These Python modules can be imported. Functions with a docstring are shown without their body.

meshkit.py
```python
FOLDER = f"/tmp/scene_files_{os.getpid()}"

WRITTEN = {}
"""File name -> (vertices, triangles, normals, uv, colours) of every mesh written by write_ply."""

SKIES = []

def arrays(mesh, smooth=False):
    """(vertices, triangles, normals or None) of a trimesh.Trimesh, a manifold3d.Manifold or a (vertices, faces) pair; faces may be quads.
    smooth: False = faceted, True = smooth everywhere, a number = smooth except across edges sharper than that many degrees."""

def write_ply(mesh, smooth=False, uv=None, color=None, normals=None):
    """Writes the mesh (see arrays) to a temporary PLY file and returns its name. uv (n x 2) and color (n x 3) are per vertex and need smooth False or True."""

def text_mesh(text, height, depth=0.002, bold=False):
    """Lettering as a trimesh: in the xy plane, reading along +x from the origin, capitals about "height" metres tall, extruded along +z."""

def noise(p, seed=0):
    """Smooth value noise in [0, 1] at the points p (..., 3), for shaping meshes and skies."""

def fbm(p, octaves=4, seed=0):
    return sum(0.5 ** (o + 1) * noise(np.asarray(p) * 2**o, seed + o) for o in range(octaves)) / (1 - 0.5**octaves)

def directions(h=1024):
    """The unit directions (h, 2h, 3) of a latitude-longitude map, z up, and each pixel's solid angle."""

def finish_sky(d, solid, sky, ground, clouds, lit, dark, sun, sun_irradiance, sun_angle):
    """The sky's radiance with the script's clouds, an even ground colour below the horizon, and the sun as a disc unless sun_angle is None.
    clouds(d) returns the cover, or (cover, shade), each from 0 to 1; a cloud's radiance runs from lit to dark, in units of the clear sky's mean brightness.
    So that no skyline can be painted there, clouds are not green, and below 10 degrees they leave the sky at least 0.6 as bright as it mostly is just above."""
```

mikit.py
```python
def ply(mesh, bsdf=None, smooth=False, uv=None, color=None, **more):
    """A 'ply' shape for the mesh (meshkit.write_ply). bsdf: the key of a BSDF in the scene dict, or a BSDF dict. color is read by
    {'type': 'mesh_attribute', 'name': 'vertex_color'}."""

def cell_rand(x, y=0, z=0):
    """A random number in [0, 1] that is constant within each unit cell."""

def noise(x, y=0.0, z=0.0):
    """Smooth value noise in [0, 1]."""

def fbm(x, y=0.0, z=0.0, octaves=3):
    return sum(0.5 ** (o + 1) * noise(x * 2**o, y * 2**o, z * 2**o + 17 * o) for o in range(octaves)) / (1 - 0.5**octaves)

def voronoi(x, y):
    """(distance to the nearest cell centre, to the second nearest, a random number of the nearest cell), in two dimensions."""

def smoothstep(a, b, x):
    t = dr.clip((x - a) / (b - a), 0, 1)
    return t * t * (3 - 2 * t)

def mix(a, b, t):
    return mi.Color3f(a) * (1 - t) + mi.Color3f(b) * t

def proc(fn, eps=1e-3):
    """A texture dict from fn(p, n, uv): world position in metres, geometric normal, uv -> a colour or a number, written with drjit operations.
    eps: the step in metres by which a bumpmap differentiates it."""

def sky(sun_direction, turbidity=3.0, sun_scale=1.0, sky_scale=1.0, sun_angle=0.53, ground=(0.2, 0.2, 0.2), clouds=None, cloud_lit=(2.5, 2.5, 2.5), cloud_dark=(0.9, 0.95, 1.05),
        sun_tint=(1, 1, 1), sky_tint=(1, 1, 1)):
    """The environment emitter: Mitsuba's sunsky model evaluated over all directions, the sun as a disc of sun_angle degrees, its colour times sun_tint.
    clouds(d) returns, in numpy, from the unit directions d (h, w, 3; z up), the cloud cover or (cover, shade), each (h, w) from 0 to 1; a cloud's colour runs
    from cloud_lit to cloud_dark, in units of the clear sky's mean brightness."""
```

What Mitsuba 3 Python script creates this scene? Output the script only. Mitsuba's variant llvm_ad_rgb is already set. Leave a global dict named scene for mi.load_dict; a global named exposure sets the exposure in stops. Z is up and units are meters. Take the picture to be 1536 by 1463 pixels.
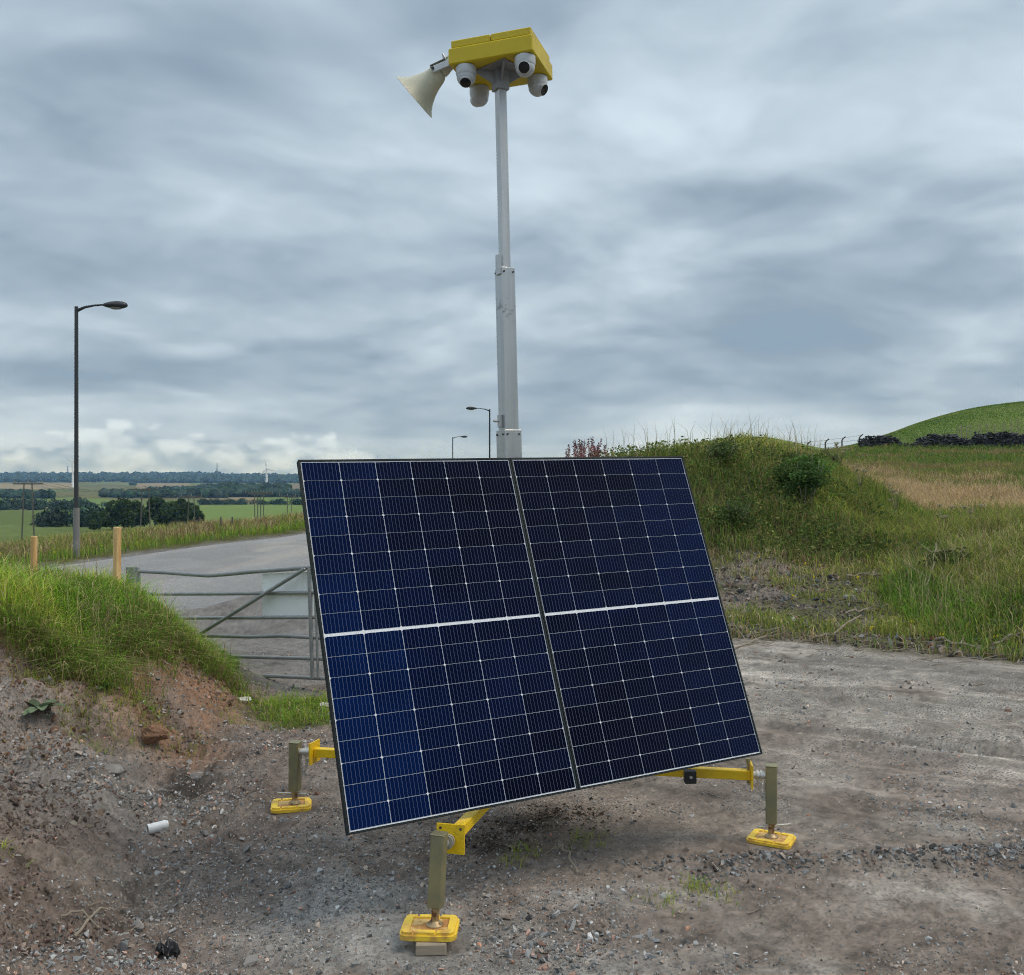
import math
import numpy as np, trimesh, shapely
import drjit as dr
import mitsuba as mi
import mikit, meshkit
from mikit import proc, noise, fbm, voronoi, cell_rand, smoothstep, mix
from scipy.interpolate import RBFInterpolator

T = mi.ScalarTransform4f
scene, labels = {}, {}
# ------------------------------------------------------------------ camera, sky, exposure
HC, FP, CX, CY = 1.9, 1468.0, 768.0, 731.5          # eye height (m), focal length and centre measured in the photograph's pixels
scene['camera'] = {'type': 'perspective', 'fov': math.degrees(2 * math.atan(768 / FP)), 'fov_axis': 'x', 'near_clip': 0.05, 'far_clip': 30000.0,
                   'to_world': T().look_at(origin=[0, 0, HC], target=[0, 1, HC], up=[0, 0, 1]), 'medium': {'type': 'ref', 'id': 'air'}}


def cloud_cover(d):
    z = np.maximum(d[..., 2], 0.0)
    el = np.degrees(np.arcsin(np.clip(z, 0, 1)))
    s = 1.0 / (z + 0.22)
    q = np.stack([d[..., 0] * s, d[..., 1] * s, 0 * z], -1)
    w1, w2 = meshkit.fbm(q * 1.6 + 5, 4, 3) - 0.5, meshkit.fbm(q * 1.6 + 25, 4, 13) - 0.5
    q2 = q + np.stack([w1 * .35, w2 * .35, 0 * z], -1)
    big = meshkit.fbm(q2 * np.array([.95, 1.3, 1]) + 11.3, 3, 21) - 0.5
    mid = meshkit.fbm(q2 * np.array([2.4, 3.2, 1]) + 3.1, 5, 8) - 0.5
    fine = meshkit.fbm(q2 * np.array([6.5, 8.5, 1]) + 9.7, 5, 5) - 0.5
    rid = np.abs(meshkit.fbm(q2 * np.array([3.4, 4.6, 1]) + 31, 5, 63) - 0.5)
    prof = np.interp(el, [0, 1.0, 2.5, 4.0, 5.6, 8.0, 11, 14.5, 18, 22, 27, 45, 90], [0.60, 0.60, 0.66, 0.71, 0.755, 0.75, 0.68, 0.57, 0.60, 0.73, 0.73, 0.42, 0.12])
    streak = meshkit.fbm(np.stack([d[..., 0] / (d[..., 1] ** 2 + d[..., 0] ** 2 + 1e-6) ** .5 * 5, el * 1.1, 0 * z + (d[..., 1] > 0)], -1), 5, 77) - 0.5
    low = np.clip((8 - el) / 5, 0, 1)
    shade = prof - (1 - .40 * low) * (0.56 * big + 0.46 * mid + .22 * fine + .24 * (rid - .1)) - 0.22 * streak * np.clip((12 - el) / 8, 0, 1)
    # heaped clouds standing on the horizon
    az = np.degrees(np.arctan2(d[..., 0], d[..., 1]))
    pz = np.stack([az * 0.45, el * 0.9, 0 * z], -1)
    puff = meshkit.fbm(pz * 1.5, 6, 40)
    top = 2.4 + 1.6 * (meshkit.fbm(np.stack([az * .16, 0 * z, 0 * z], -1), 3, 12) - 0.5) * 2
    inside = np.clip((top + 2.4 * (puff - 0.5) - el) / 0.18, 0, 1)
    heap = np.clip(0.72 - 0.13 * (el / np.maximum(top, .5)) - 1.25 * (puff - 0.5), 0.42, 0.85)
    k = inside * np.clip(meshkit.fbm(np.stack([az * .05 + 3, 0 * z, 0 * z], -1), 2, 55) * 5 - 1.9, 0, 1)
    shade = shade * (1 - k) + heap * k
    shade = .60 + .32 * np.tanh((shade - .60) / .32) - .10 * fine - .10 * mid
    return np.ones_like(z), np.clip(shade, 0, 1)


scene['sky'] = mikit.sky((0.55, -0.08, 0.83), turbidity=4, sun_scale=0.18, sun_angle=22, clouds=cloud_cover,
                         cloud_lit=(2.14, 2.42, 2.62), cloud_dark=(0.22, 0.36, 0.53), ground=(0.16, 0.15, 0.12))
labels['sky'] = {'kind': 'structure'}
exposure = 2.47
scene['air'] = {'type': 'homogeneous', 'albedo': {'type': 'rgb', 'value': [0.93, 0.95, 0.97]}, 'sigma_t': {'type': 'rgb', 'value': [0.000040, 0.000070, 0.000125]}}
scene['haze'] = {'type': 'cube', 'to_world': T().translate([0, 0, 60]).scale([9500, 9500, 150]), 'bsdf': {'type': 'null'}, 'interior': {'type': 'ref', 'id': 'air'}}
labels['haze'] = {'kind': 'stuff', 'label': 'thin blue haze hanging over the far hills', 'category': 'haze'}

# ------------------------------------------------------------------ helpers
rng = np.random.default_rng(7)
sstep = lambda a, b, x: (lambda t: t * t * (3 - 2 * t))(np.clip((x - a) / (b - a), 0, 1))


def P(px, py, Y):
    """The point at distance Y that the photograph shows at (px, py)."""
    return np.array([(px - CX) / FP * Y, Y, HC - (py - CY) / FP * Y])


def unit(v):
    v = np.asarray(v, float)
    return v / np.linalg.norm(v)


def key_for(name):
    if name not in scene and name not in labels:
        return name
    k = 1
    while f'{name}_{k:03d}' in scene or f'{name}_{k:03d}' in labels:
        k += 1
    return f'{name}_{k:03d}'


def thing(name, label, cat, group=None):
    key = key_for(name)
    labels[key] = {'label': label, 'category': cat}
    if group:
        labels[key]['group'] = group
    return key


def put(name, mesh, bsdf, parent=None, smooth=False, label=None, cat=None, kind=None, group=None, **more):
    key = key_for((parent + '__' if parent else '') + name)
    if isinstance(mesh, list):
        mesh = trimesh.util.concatenate(mesh)
    scene[key] = mikit.ply(mesh, bsdf, smooth=smooth, **more)
    tags = {k: v for k, v in dict(label=label, category=cat, kind=kind, group=group).items() if v}
    if tags:
        labels[key] = tags
    return key


def mat(u, v, w, o):
    m = np.eye(4)
    m[:3, 0], m[:3, 1], m[:3, 2], m[:3, 3] = u, v, w, o
    return m


def bev(sx, sy, sz, b=0.004):
    """A box with chamfered edges, centred."""
    pts = []
    for i in (-1, 1):
        for j in (-1, 1):
            for k in (-1, 1):
                h = np.array([i * sx / 2, j * sy / 2, k * sz / 2])
                for a in range(3):
                    q = h - np.array([i, j, k]) * b
                    q[a] = h[a]
                    pts.append(q)
    return trimesh.convex.convex_hull(np.array(pts))


def bar(p0, p1, w, h=None, up=(0, 0, 1), b=0.003):
    """A square bar from p0 to p1, w wide and h along 'up'."""
    p0, p1 = np.asarray(p0, float), np.asarray(p1, float)
    d = unit(p1 - p0)
    s = np.cross(d, up)
    if np.linalg.norm(s) < 1e-6:
        s = np.cross(d, [0, 1, 0])
    s = unit(s)
    m = bev(np.linalg.norm(p1 - p0), w, h or w, b)
    return m.apply_transform(mat(d, s, np.cross(d, s), (p0 + p1) / 2))


def rod(p0, p1, r, r1=None, n=14):
    p0, p1 = np.asarray(p0, float), np.asarray(p1, float)
    return pipe([p0, p1], [r, r if r1 is None else r1], n)


def pipe(pts, radii, n=10, cap=True):
    p = np.asarray(pts, float)
    rr = np.broadcast_to(radii, (len(p),))
    t = np.gradient(p, axis=0)
    t /= np.linalg.norm(t, axis=1, keepdims=True) + 1e-12
    ref = np.array([0, 0, 1.0]) if abs(t[0, 2]) < 0.9 else np.array([1.0, 0, 0])
    a = np.cross(t, ref)
    a /= np.linalg.norm(a, axis=1, keepdims=True) + 1e-12
    b = np.cross(t, a)
    ang = np.arange(n) * 2 * np.pi / n
    v = (p[:, None] + rr[:, None, None] * (np.cos(ang)[None, :, None] * a[:, None] + np.sin(ang)[None, :, None] * b[:, None])).reshape(-1, 3)
    i, j = np.meshgrid(np.arange(len(p) - 1), np.arange(n), indexing='ij')
    q = np.stack([i * n + j, (i + 1) * n + j, (i + 1) * n + (j + 1) % n, i * n + (j + 1) % n], -1).reshape(-1, 4)
    f = np.vstack([q[:, [0, 1, 2]], q[:, [0, 2, 3]]])
    if cap:
        k = len(v)
        v = np.vstack([v, p[:1], p[-1:]])
        j = np.arange(n)
        o = (len(p) - 1) * n
        f = np.vstack([f, np.stack([j, (j + 1) % n, j * 0 + k], 1), np.stack([o + (j + 1) % n, o + j, j * 0 + k + 1], 1)])
    return trimesh.Trimesh(v, f, process=False)


def lathe(prof, n=32):
    m = trimesh.creation.revolve(np.array(prof, float), sections=n)
    return m


# ------------------------------------------------------------------ materials
def pl(col, rough=0.6, **k):
    return {'type': 'principled', 'base_color': {'type': 'rgb', 'value': list(col)} if not isinstance(col, dict) else col, 'roughness': rough, **k}


def wear(c0, c1, s=9.0, lo=.5, hi=.75):
    return proc(lambda p, n, uv: mix(c0, c1, smoothstep(lo, hi, fbm(p.x * s, p.y * s, p.z * s, 4))))


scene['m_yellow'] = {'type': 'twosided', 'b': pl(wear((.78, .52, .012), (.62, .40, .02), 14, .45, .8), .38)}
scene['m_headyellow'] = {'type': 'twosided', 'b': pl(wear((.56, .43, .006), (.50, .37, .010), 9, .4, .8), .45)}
scene['m_pad'] = {'type': 'twosided', 'b': pl(wear((.80, .55, .05), (.55, .33, .07), 22, .45, .72), .55)}
scene['m_padmid'] = {'type': 'twosided', 'b': pl(wear((.62, .42, .16), (.42, .20, .06), 26, .40, .62), .75)}
scene['m_zinc'] = {'type': 'twosided', 'b': pl(wear((.34, .31, .17), (.26, .25, .16), 11, .35, .75), .42, metallic=.55)}
scene['m_screw'] = {'type': 'twosided', 'b': pl(wear((.40, .31, .18), (.16, .08, .04), 40, .45, .65), .45, metallic=.6)}
scene['m_steel'] = {'type': 'twosided', 'b': pl((.55, .54, .50), .4, metallic=.7)}


def alu(p, n, uv):
    st = fbm(p.x * 60, p.y * 60, p.z * 1.2, 3)
    b = fbm(p.x * 5, p.y * 5, p.z * 2.2, 4)
    return mix((.44, .45, .46), (.62, .63, .635), st) * (0.86 + 0.2 * b)


def alu_worn(p, n, uv):
    c = alu(p, n, uv)
    b = noise(p.x * 9, p.y * 9, p.z * 14)
    band = dr.select((p.z > 2.80) & (p.z < 2.96), smoothstep(.55, .75, fbm(p.x * 30, p.y * 30, p.z * 40, 3)), 0.0)
    return mix(c, (.20, .20, .20), band * .75)


scene['m_alu'] = {'type': 'twosided', 'b': pl(proc(alu), .38, metallic=.75)}
scene['m_aluworn'] = {'type': 'twosided', 'b': pl(proc(alu_worn), .32, metallic=.75)}
scene['m_dullalu'] = {'type': 'twosided', 'b': pl(wear((.30, .31, .33), (.22, .23, .25), 14), .5, metallic=.4)}
scene['m_bolt_and_hole'] = {'type': 'twosided', 'b': pl((.10, .10, .11), .4, metallic=.6)}
scene['m_camera'] = {'type': 'twosided', 'b': pl((.47, .50, .53), .35)}
scene['m_lens'] = {'type': 'twosided', 'b': pl((.012, .013, .018), .12, specular=.5)}
scene['m_horn'] = {'type': 'twosided', 'b': pl(wear((.50, .49, .38), (.43, .42, .32), 6, .4, .8), .5)}
scene['m_rubber'] = {'type': 'twosided', 'b': pl((.018, .018, .02), .6)}
scene['m_frame'] = {'type': 'twosided', 'b': pl((.017, .024, .027), .5, specular=.2)}
scene['m_sheet'] = {'type': 'twosided', 'b': pl((.74, .77, .82), .35)}
scene['m_galv'] = {'type': 'twosided', 'b': pl(proc(lambda p, n, uv: mix((.25, .258, .262), (.38, .386, .39), fbm(p.x * 12, p.y * 12, p.z * 12, 4))), .55, metallic=.4)}
scene['m_plate'] = {'type': 'twosided', 'b': pl(proc(lambda p, n, uv: mix((.84, .86, .88), (.90, .91, .92), fbm(p.x * 4, p.y * 4, p.z * 4, 3))), .5)}
scene['m_lamp'] = {'type': 'twosided', 'b': pl((.05, .055, .06), .5, metallic=.3)}
scene['m_lampbase'] = {'type': 'twosided', 'b': pl(wear((.20, .20, .19), (.27, .26, .24), 3), .6)}
scene['m_white'] = {'type': 'twosided', 'b': pl((.85, .86, .87), .5)}
scene['m_can'] = {'type': 'twosided', 'b': pl(wear((.74, .75, .76), (.62, .62, .60), 30), .3)}
scene['m_caninside'] = {'type': 'twosided', 'b': pl((.33, .29, .25), .5)}
scene['m_pole'] = {'type': 'twosided', 'b': pl((.11, .10, .085), .8)}
scene['m_gatepost'] = {'type': 'twosided', 'b': pl(wear((.20, .23, .20), (.13, .15, .13), 8), .7)}


def timber(p, n, uv):
    g = fbm(p.x * 40 + p.z * 2, p.y * 40, p.z * 3.0, 4)
    return mix((.74, .50, .25), (.56, .32, .13), smoothstep(.3, .75, g))


scene['m_timber'] = {'type': 'twosided', 'b': pl(proc(timber), .75)}
scene['m_block'] = {'type': 'twosided', 'b': pl(proc(lambda p, n, uv: mix((.40, .34, .26), (.26, .21, .16), fbm(p.x * 20, p.y * 80, p.z * 80, 3))), .85)}
scene['m_stick'] = {'type': 'twosided', 'b': pl(proc(lambda p, n, uv: mix((.34, .29, .23), (.18, .145, .11), fbm(p.x * 30, p.y * 30, p.z * 30, 3))), .85)}
scene['m_leaf'] = {'type': 'principledthin', 'base_color': {'type': 'mesh_attribute', 'name': 'vertex_color'}, 'roughness': .55, 'diff_trans': .55, 'spec_trans': 0.0}
scene['m_vc'] = {'type': 'twosided', 'b': {'type': 'diffuse', 'reflectance': {'type': 'mesh_attribute', 'name': 'vertex_color'}}}


def pebble_color(p, n, uv):
    a = voronoi(p.x * 55, p.y * 55)
    b = voronoi(p.x * 140 + 3, p.y * 140)
    g = 0.09 + 0.26 * a[2] * a[2] + 0.07 * b[2]
    return mix(mi.Color3f(1.0, .97, .93), mi.Color3f(1.06, .93, .82), b[2]) * g


def pebble_mask(p, n, uv):
    a = voronoi(p.x * 55, p.y * 55)
    d = smoothstep(.36, .68, fbm(p.x * 1.3, p.y * 1.3, 0.0, 4))
    return dr.clip(smoothstep(.42, .30, a[0]) * (0.30 + .65 * d) * dr.select(cell_rand(a[2] * 977, 3, 1) < .3 + .65 * d, 1.0, 0.0), 0, 1)


def ground_bump(p, n, uv):
    a = voronoi(p.x * 55, p.y * 55)
    return 0.55 * fbm(p.x * 22, p.y * 22, p.z * 22, 4) + 0.30 * smoothstep(.5, .1, a[0]) * a[2] + .25 * fbm(p.x * 90, p.y * 90, p.z * 90, 2)


scene['m_ground'] = {'type': 'bumpmap', 'arbitrary': proc(ground_bump, 2e-3), 'scale': 0.034,
                     'bsdf': {'type': 'twosided', 'b': {'type': 'blendbsdf', 'weight': proc(pebble_mask),
                              'a': {'type': 'diffuse', 'reflectance': {'type': 'mesh_attribute', 'name': 'vertex_color'}},
                              'b': {'type': 'diffuse', 'reflectance': proc(pebble_color)}}}}


def tarmac(p, n, uv):
    g = fbm(p.x * .6, p.y * .10, 0.0, 4)
    f = noise(p.x * 30, p.y * 30, 0.0)
    w = smoothstep(.50, .72, fbm(p.x * 1.3, p.y * .16, 3.0, 4))
    k = smoothstep(.58, .66, fbm(p.x * .35, p.y * .22, 8.0, 3))
    c = mix((.145, .146, .150), (.215, .212, .208), g) * (0.82 + .36 * f)
    c = mix(c, mi.Color3f(.25, .235, .21), w * .55)
    return mix(c, mi.Color3f(.105, .105, .108), k * .35)


scene['m_road'] = {'type': 'twosided', 'b': pl(proc(tarmac), .85)}


def rock_col(p, n, uv):
    f = fbm(p.x * 25, p.y * 25, p.z * 25, 4)
    return mix((.17, .16, .155), (.33, .31, .29), f)


scene['m_rock'] = {'type': 'twosided', 'b': pl(proc(rock_col), .9)}
scene['m_palerock'] = {'type': 'twosided', 'b': pl(proc(lambda p, n, uv: mix((.46, .44, .40), (.66, .64, .60), fbm(p.x * 25, p.y * 25, p.z * 25, 4))), .85)}
scene['m_clod'] = {'type': 'bumpmap', 'arbitrary': proc(lambda p, n, uv: fbm(p.x * 45, p.y * 45, p.z * 45, 4), 2e-3), 'scale': 0.03,
                   'bsdf': {'type': 'twosided', 'b': pl(proc(lambda p, n, uv: mix((.26, .145, .085), (.15, .085, .055), fbm(p.x * 30, p.y * 30, p.z * 30, 4))), .95)}}

# ------------------------------------------------------------------ terrain: heights from surveyed points
F_PAD, L_PAD, R_PAD = np.array([-.342, 4.08]), np.array([-1.309, 5.805]), np.array([1.393, 5.258])
ctrl = []
for c in [  # the bank by the gate: crest, face, toe
    (-120, 890, 7.2), (0, 901, 7.6), (90, 899, 8.0), (180, 904, 8.4), (235, 922, 8.7), (290, 968, 9.0), (345, 1014, 9.2),
    (0, 985, 6.7), (100, 985, 7.1), (180, 985, 7.5), (250, 1000, 7.9), (0, 1050, 6.2), (100, 1060, 6.5), (180, 1070, 6.75), (260, 1065, 7.15), (300, 1050, 7.65),
    (-120, 1050, 5.9),
    # the debris strip, the mound and the rough field beyond the yard
    (1100, 852, 16.5), (1200, 872, 15.5), (1350, 882, 15), (1150, 922, 13.4), (1400, 932, 13),
    (1080, 842, 17.3), (1200, 847, 17), (1330, 852, 16.5), (960, 842, 17.3),
    (960, 706, 20.5), (1040, 689, 21), (1130, 684, 21.5), (1165, 692, 22), (1225, 706, 23.5), (1060, 760, 18.8), (1150, 770, 18.6), (1250, 770, 19.5), (1310, 790, 20), (1300, 735, 26), (1360, 770, 25), (960, 765, 18.8),
    (880, 724, 21), (1240, 712, 40), (1240, 679, 95), (1180, 685, 95), (1300, 673, 92), (1420, 673, 90), (1536, 672, 88), (1650, 672, 86),
    (1400, 705, 60), (1540, 705, 60), (1400, 745, 42), (1540, 742, 42), (1400, 780, 30), (1500, 785, 25), (1300, 806, 19), (1640, 780, 25),
    (1290, 669, 105), (1300, 664, 112), (1325, 655, 116), (1340, 649, 125), (1370, 638, 132), (1400, 628, 140), (1450, 616, 150), (1536, 604, 150), (1660, 588, 150), (1290, 674, 140), (1255, 690, 140), (1200, 700, 140), (1340, 652, 150), (1250, 720, 200), (1300, 700, 200), (1150, 700, 140), (1240, 676, 112),
    (1500, 880, 13.5), (1536, 855, 14), (1430, 905, 13.5), (1536, 920, 12), (1536, 970, 11.3), (1650, 830, 13), (1650, 905, 11.5)]:
    ctrl.append(P(*c))
for px, py, z in [(250, 1142, .04), (380, 1088, .02), (0, 1120, .36), (100, 1130, .26), (180, 1150, .10), (0, 1200, .34), (0, 1300, .32), (0, 1463, .22), (-150, 1300, .5), (-150, 1463, .35), (100, 1300, .20),
                  (100, 1200, .24), (200, 1300, .05), (285, 1195, -.09), (230, 1230, -.03), (200, 1385, -.02), (140, 1440, .10), (60, 1400, .15), (330, 1300, 0), (330, 1400, 0), (300, 1463, .0),
                  (360, 1150, .02), (480, 1090, 0), (420, 1035, 0), (480, 1030, 0), (600, 1463, 0), (500, 1300, 0), (640, 1400, 0), (600, 1200, 0), (437, 1212, 0), (800, 1300, 0), (900, 1450, 0), (1157, 1262, 0),
                  (1000, 1150, 0), (1250, 1150, 0), (1500, 1150, 0), (1200, 1400, 0), (1500, 1400, 0), (1700, 1300, 0), (1100, 1050, 0), (1300, 1050, 0), (1500, 1060, 0), (1700, 1060, 0),
                  (1100, 965, 0), (1200, 968, 0), (1300, 975, .01), (1400, 985, .01), (1500, 995, 0), (800, 1050, 0), (800, 960, 0), (600, 1050, 0), (640, 960, 0)]:
    Y = FP * (HC - z) / (py - CY)
    ctrl.append(np.array([(px - CX) / FP * Y, Y, z]))
for x, y, z in [(-5.3, 11.5, .25), (-4, 11.2, .1), (-2.8, 11.5, 0), (-1, 13, 0), (1.5, 14, 0), (-7, 15, 0), (-3, 18, 0), (0, 20, 0), (-11, 22, 0), (-6, 28, 0), (-3, 40, 0), (-10.5, 31, 0), (-9, 42, .1), (-5, 60, 0), (-2, 70, 0),
                (-4.5, 96, 0), (-6.4, 11.4, .35), (-10, 15, .1), (-12, 19, .05), (-12.4, 26.5, .02), (-13.5, 26, -.05), (-14.5, 31, -.05), (-12.5, 38, .12), (-11, 47, .15), (-9, 62, .2), (-8.2, 40, .05),
                (-20, 34, -1.1), (-17, 44, -.8), (-15, 60, -1.2), (-17, 27, -.6), (-25, 45, -2.4), (-16, 22, -.4), (-30, 60, -2.6), (4.4, 26, 1.3), (2.8, 26, 1.1), (5.6, 28, 1.4), (.6, 22.5, .7), (-.6, 22.5, 0), (0, 30, .2), (3, 40, .3), (2, 60, .5),
                (5, 95, 2.0), (0, 140, .5), (10, 60, 2.5), (60, 220, 12), (100, 220, 13), (130, 300, 6), (200, 500, 0), (300, 900, 5), (500, 3000, 30), (1500, 5000, 60), (3000, 6000, 60), (0, 250, 0), (0, 400, -4), (0, 800, -6), (0, 2000, 4), (0, 5000, 60),
                (0, 2.0, 0), (1.2, 2.2, 0), (-1.0, 2.2, .08)]:
    ctrl.append(np.array([x, y, z], float))
for px in (-200, 0, 150, 300, 450, 600):
    for Y, z in [(75, -3.2), (130, -6), (300, -10), (450, -11), (700, -10.5), (1000, -8), (1600, -2), (2400, 10), (3500, 32), (5000, 70 if px > 250 else 66), (6500, 40), (9000, 10)]:
        a = (px - CX) / FP
        ctrl.append(np.array([a * Y, Y, z], float))
ctrl = np.array(ctrl)
warp = lambda x, y: np.stack([np.arctan2(x, y) * 2.2, np.log(np.maximum(np.hypot(x, y), 1.8))], -1)
rbf = RBFInterpolator(warp(ctrl[:, 0], ctrl[:, 1]), ctrl[:, 2] / np.hypot(ctrl[:, 0], ctrl[:, 1]), kernel='thin_plate_spline', smoothing=6e-5)
AMAX = .62


def base_height(x, y):
    x, y = np.broadcast_arrays(np.asarray(x, float), np.asarray(y, float))
    shp = x.shape
    x, y = x.ravel(), y.ravel()
    r, a = np.hypot(x, y), np.arctan2(x, y)
    lr = np.log(np.maximum(r, 1.8))
    f = lambda aa: rbf(np.stack([aa * 2.2, lr], -1))
    s = f(np.clip(a, -AMAX, AMAX))
    out = np.abs(a) > AMAX
    if out.any():
        l2 = lr[out]
        t = sstep(0, 1, (np.where(a[out] > 0, a[out], a[out] + 2 * np.pi) - AMAX) / (2 * np.pi - 2 * AMAX))
        s[out] = rbf(np.stack([0 * l2 + AMAX * 2.2, l2], -1)) * (1 - t) + rbf(np.stack([0 * l2 - AMAX * 2.2, l2], -1)) * t
    return (s * r).reshape(shp)


ROAD_L = np.array([(-13.2, 8), (-12.6, 14), (-11.7, 20), (-11.0, 26), (-10.3, 32), (-8.9, 39), (-8.0, 50), (-7.2, 62), (-7.0, 80), (-7.0, 96), (-7.6, 130)], float)
ROAD_R = np.array([(-5.0, 8), (-4.6, 14), (-4.1, 20), (-3.8, 26), (-3.3, 32), (-2.8, 39), (-2.3, 50), (-1.9, 62), (-1.6, 80), (-1.5, 96), (-2.2, 130)], float)
ROAD = shapely.Polygon(np.vstack([ROAD_L, ROAD_R[::-1]]))


def road_w(x, y):
    l, r = np.interp(y, ROAD_L[:, 1], ROAD_L[:, 0]), np.interp(y, ROAD_R[:, 1], ROAD_R[:, 0])
    return sstep(-1.2, 0, x - l) * sstep(-1.2, 0, r - x) * sstep(10.5, 13, y) * (1 - sstep(118, 128, y))


def fb(x, y, s, o=4, seed=0):
    return meshkit.fbm(np.stack([x * s, y * s, 0 * x], -1), o, seed) - 0.5


def inside(poly, x, y):
    return shapely.contains_xy(poly, x, y)


def soft(poly, x, y, w, amp=0.0, s=2.0, seed=1):
    """1 inside the polygon, 0 outside, over a ragged edge w wide."""
    x, y = np.asarray(x, float), np.asarray(y, float)
    out = np.zeros_like(x)
    b = poly.bounds
    m = (x > b[0] - w - amp) & (x < b[2] + w + amp) & (y > b[1] - w - amp) & (y < b[3] + w + amp)
    if m.any():
        pts = shapely.points(x[m], y[m])
        d = shapely.distance(poly.exterior, pts) * np.where(inside(poly, x[m], y[m]), 1, -1)
        if amp:
            d = d + 2 * amp * fb(x[m], y[m], s, 4, seed)
        out[m] = sstep(-w, w, d)
    return out


def cast(px, py):
    """Where the ray through (px, py) meets the bare terrain."""
    a = (px - CX) / FP
    Y = np.exp(np.linspace(np.log(2.6), np.log(6000), 800))
    gap = HC - (py - CY) / FP * Y - base_height(a * Y, Y)
    hit = np.nonzero(gap < 0)[0]
    k = hit[0] if len(hit) else 799
    return a * Y[k], Y[k]


def region(front, back):
    """A plan outline: seen front edge (pixels) cast on to the ground, back edge as (pixel column, distance)."""
    pts = [cast(*q) for q in front] + [((px - CX) / FP * Y, Y) for px, Y in back]
    return shapely.Polygon(pts).buffer(0)


BANK = region([(-140, 955), (0, 965), (70, 978), (120, 1000), (165, 1020), (200, 985), (245, 975), (290, 995), (318, 1012), (345, 1022)], [(362, 9.9), (300, 10.6), (180, 10.8), (0, 10.4), (-150, 9.6)])
EARTH = region([(-200, 1200), (0, 1170), (100, 1165), (200, 1160), (270, 1140), (330, 1110), (395, 1085), (400, 1060)], [(362, 9.7), (200, 9.5), (0, 8.5), (-200, 7.8)])
TUFT = region([(375, 1078), (430, 1092), (500, 1090), (540, 1080)], [(540, 8.9), (440, 8.8), (360, 8.5)])
STRIP = region([(1040, 950), (1100, 958), (1200, 964), (1300, 974), (1400, 984), (1540, 994), (1700, 1010)], [(1700, 15), (1440, 15.5), (1330, 17), (1080, 17.6), (900, 17.6)])
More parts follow.
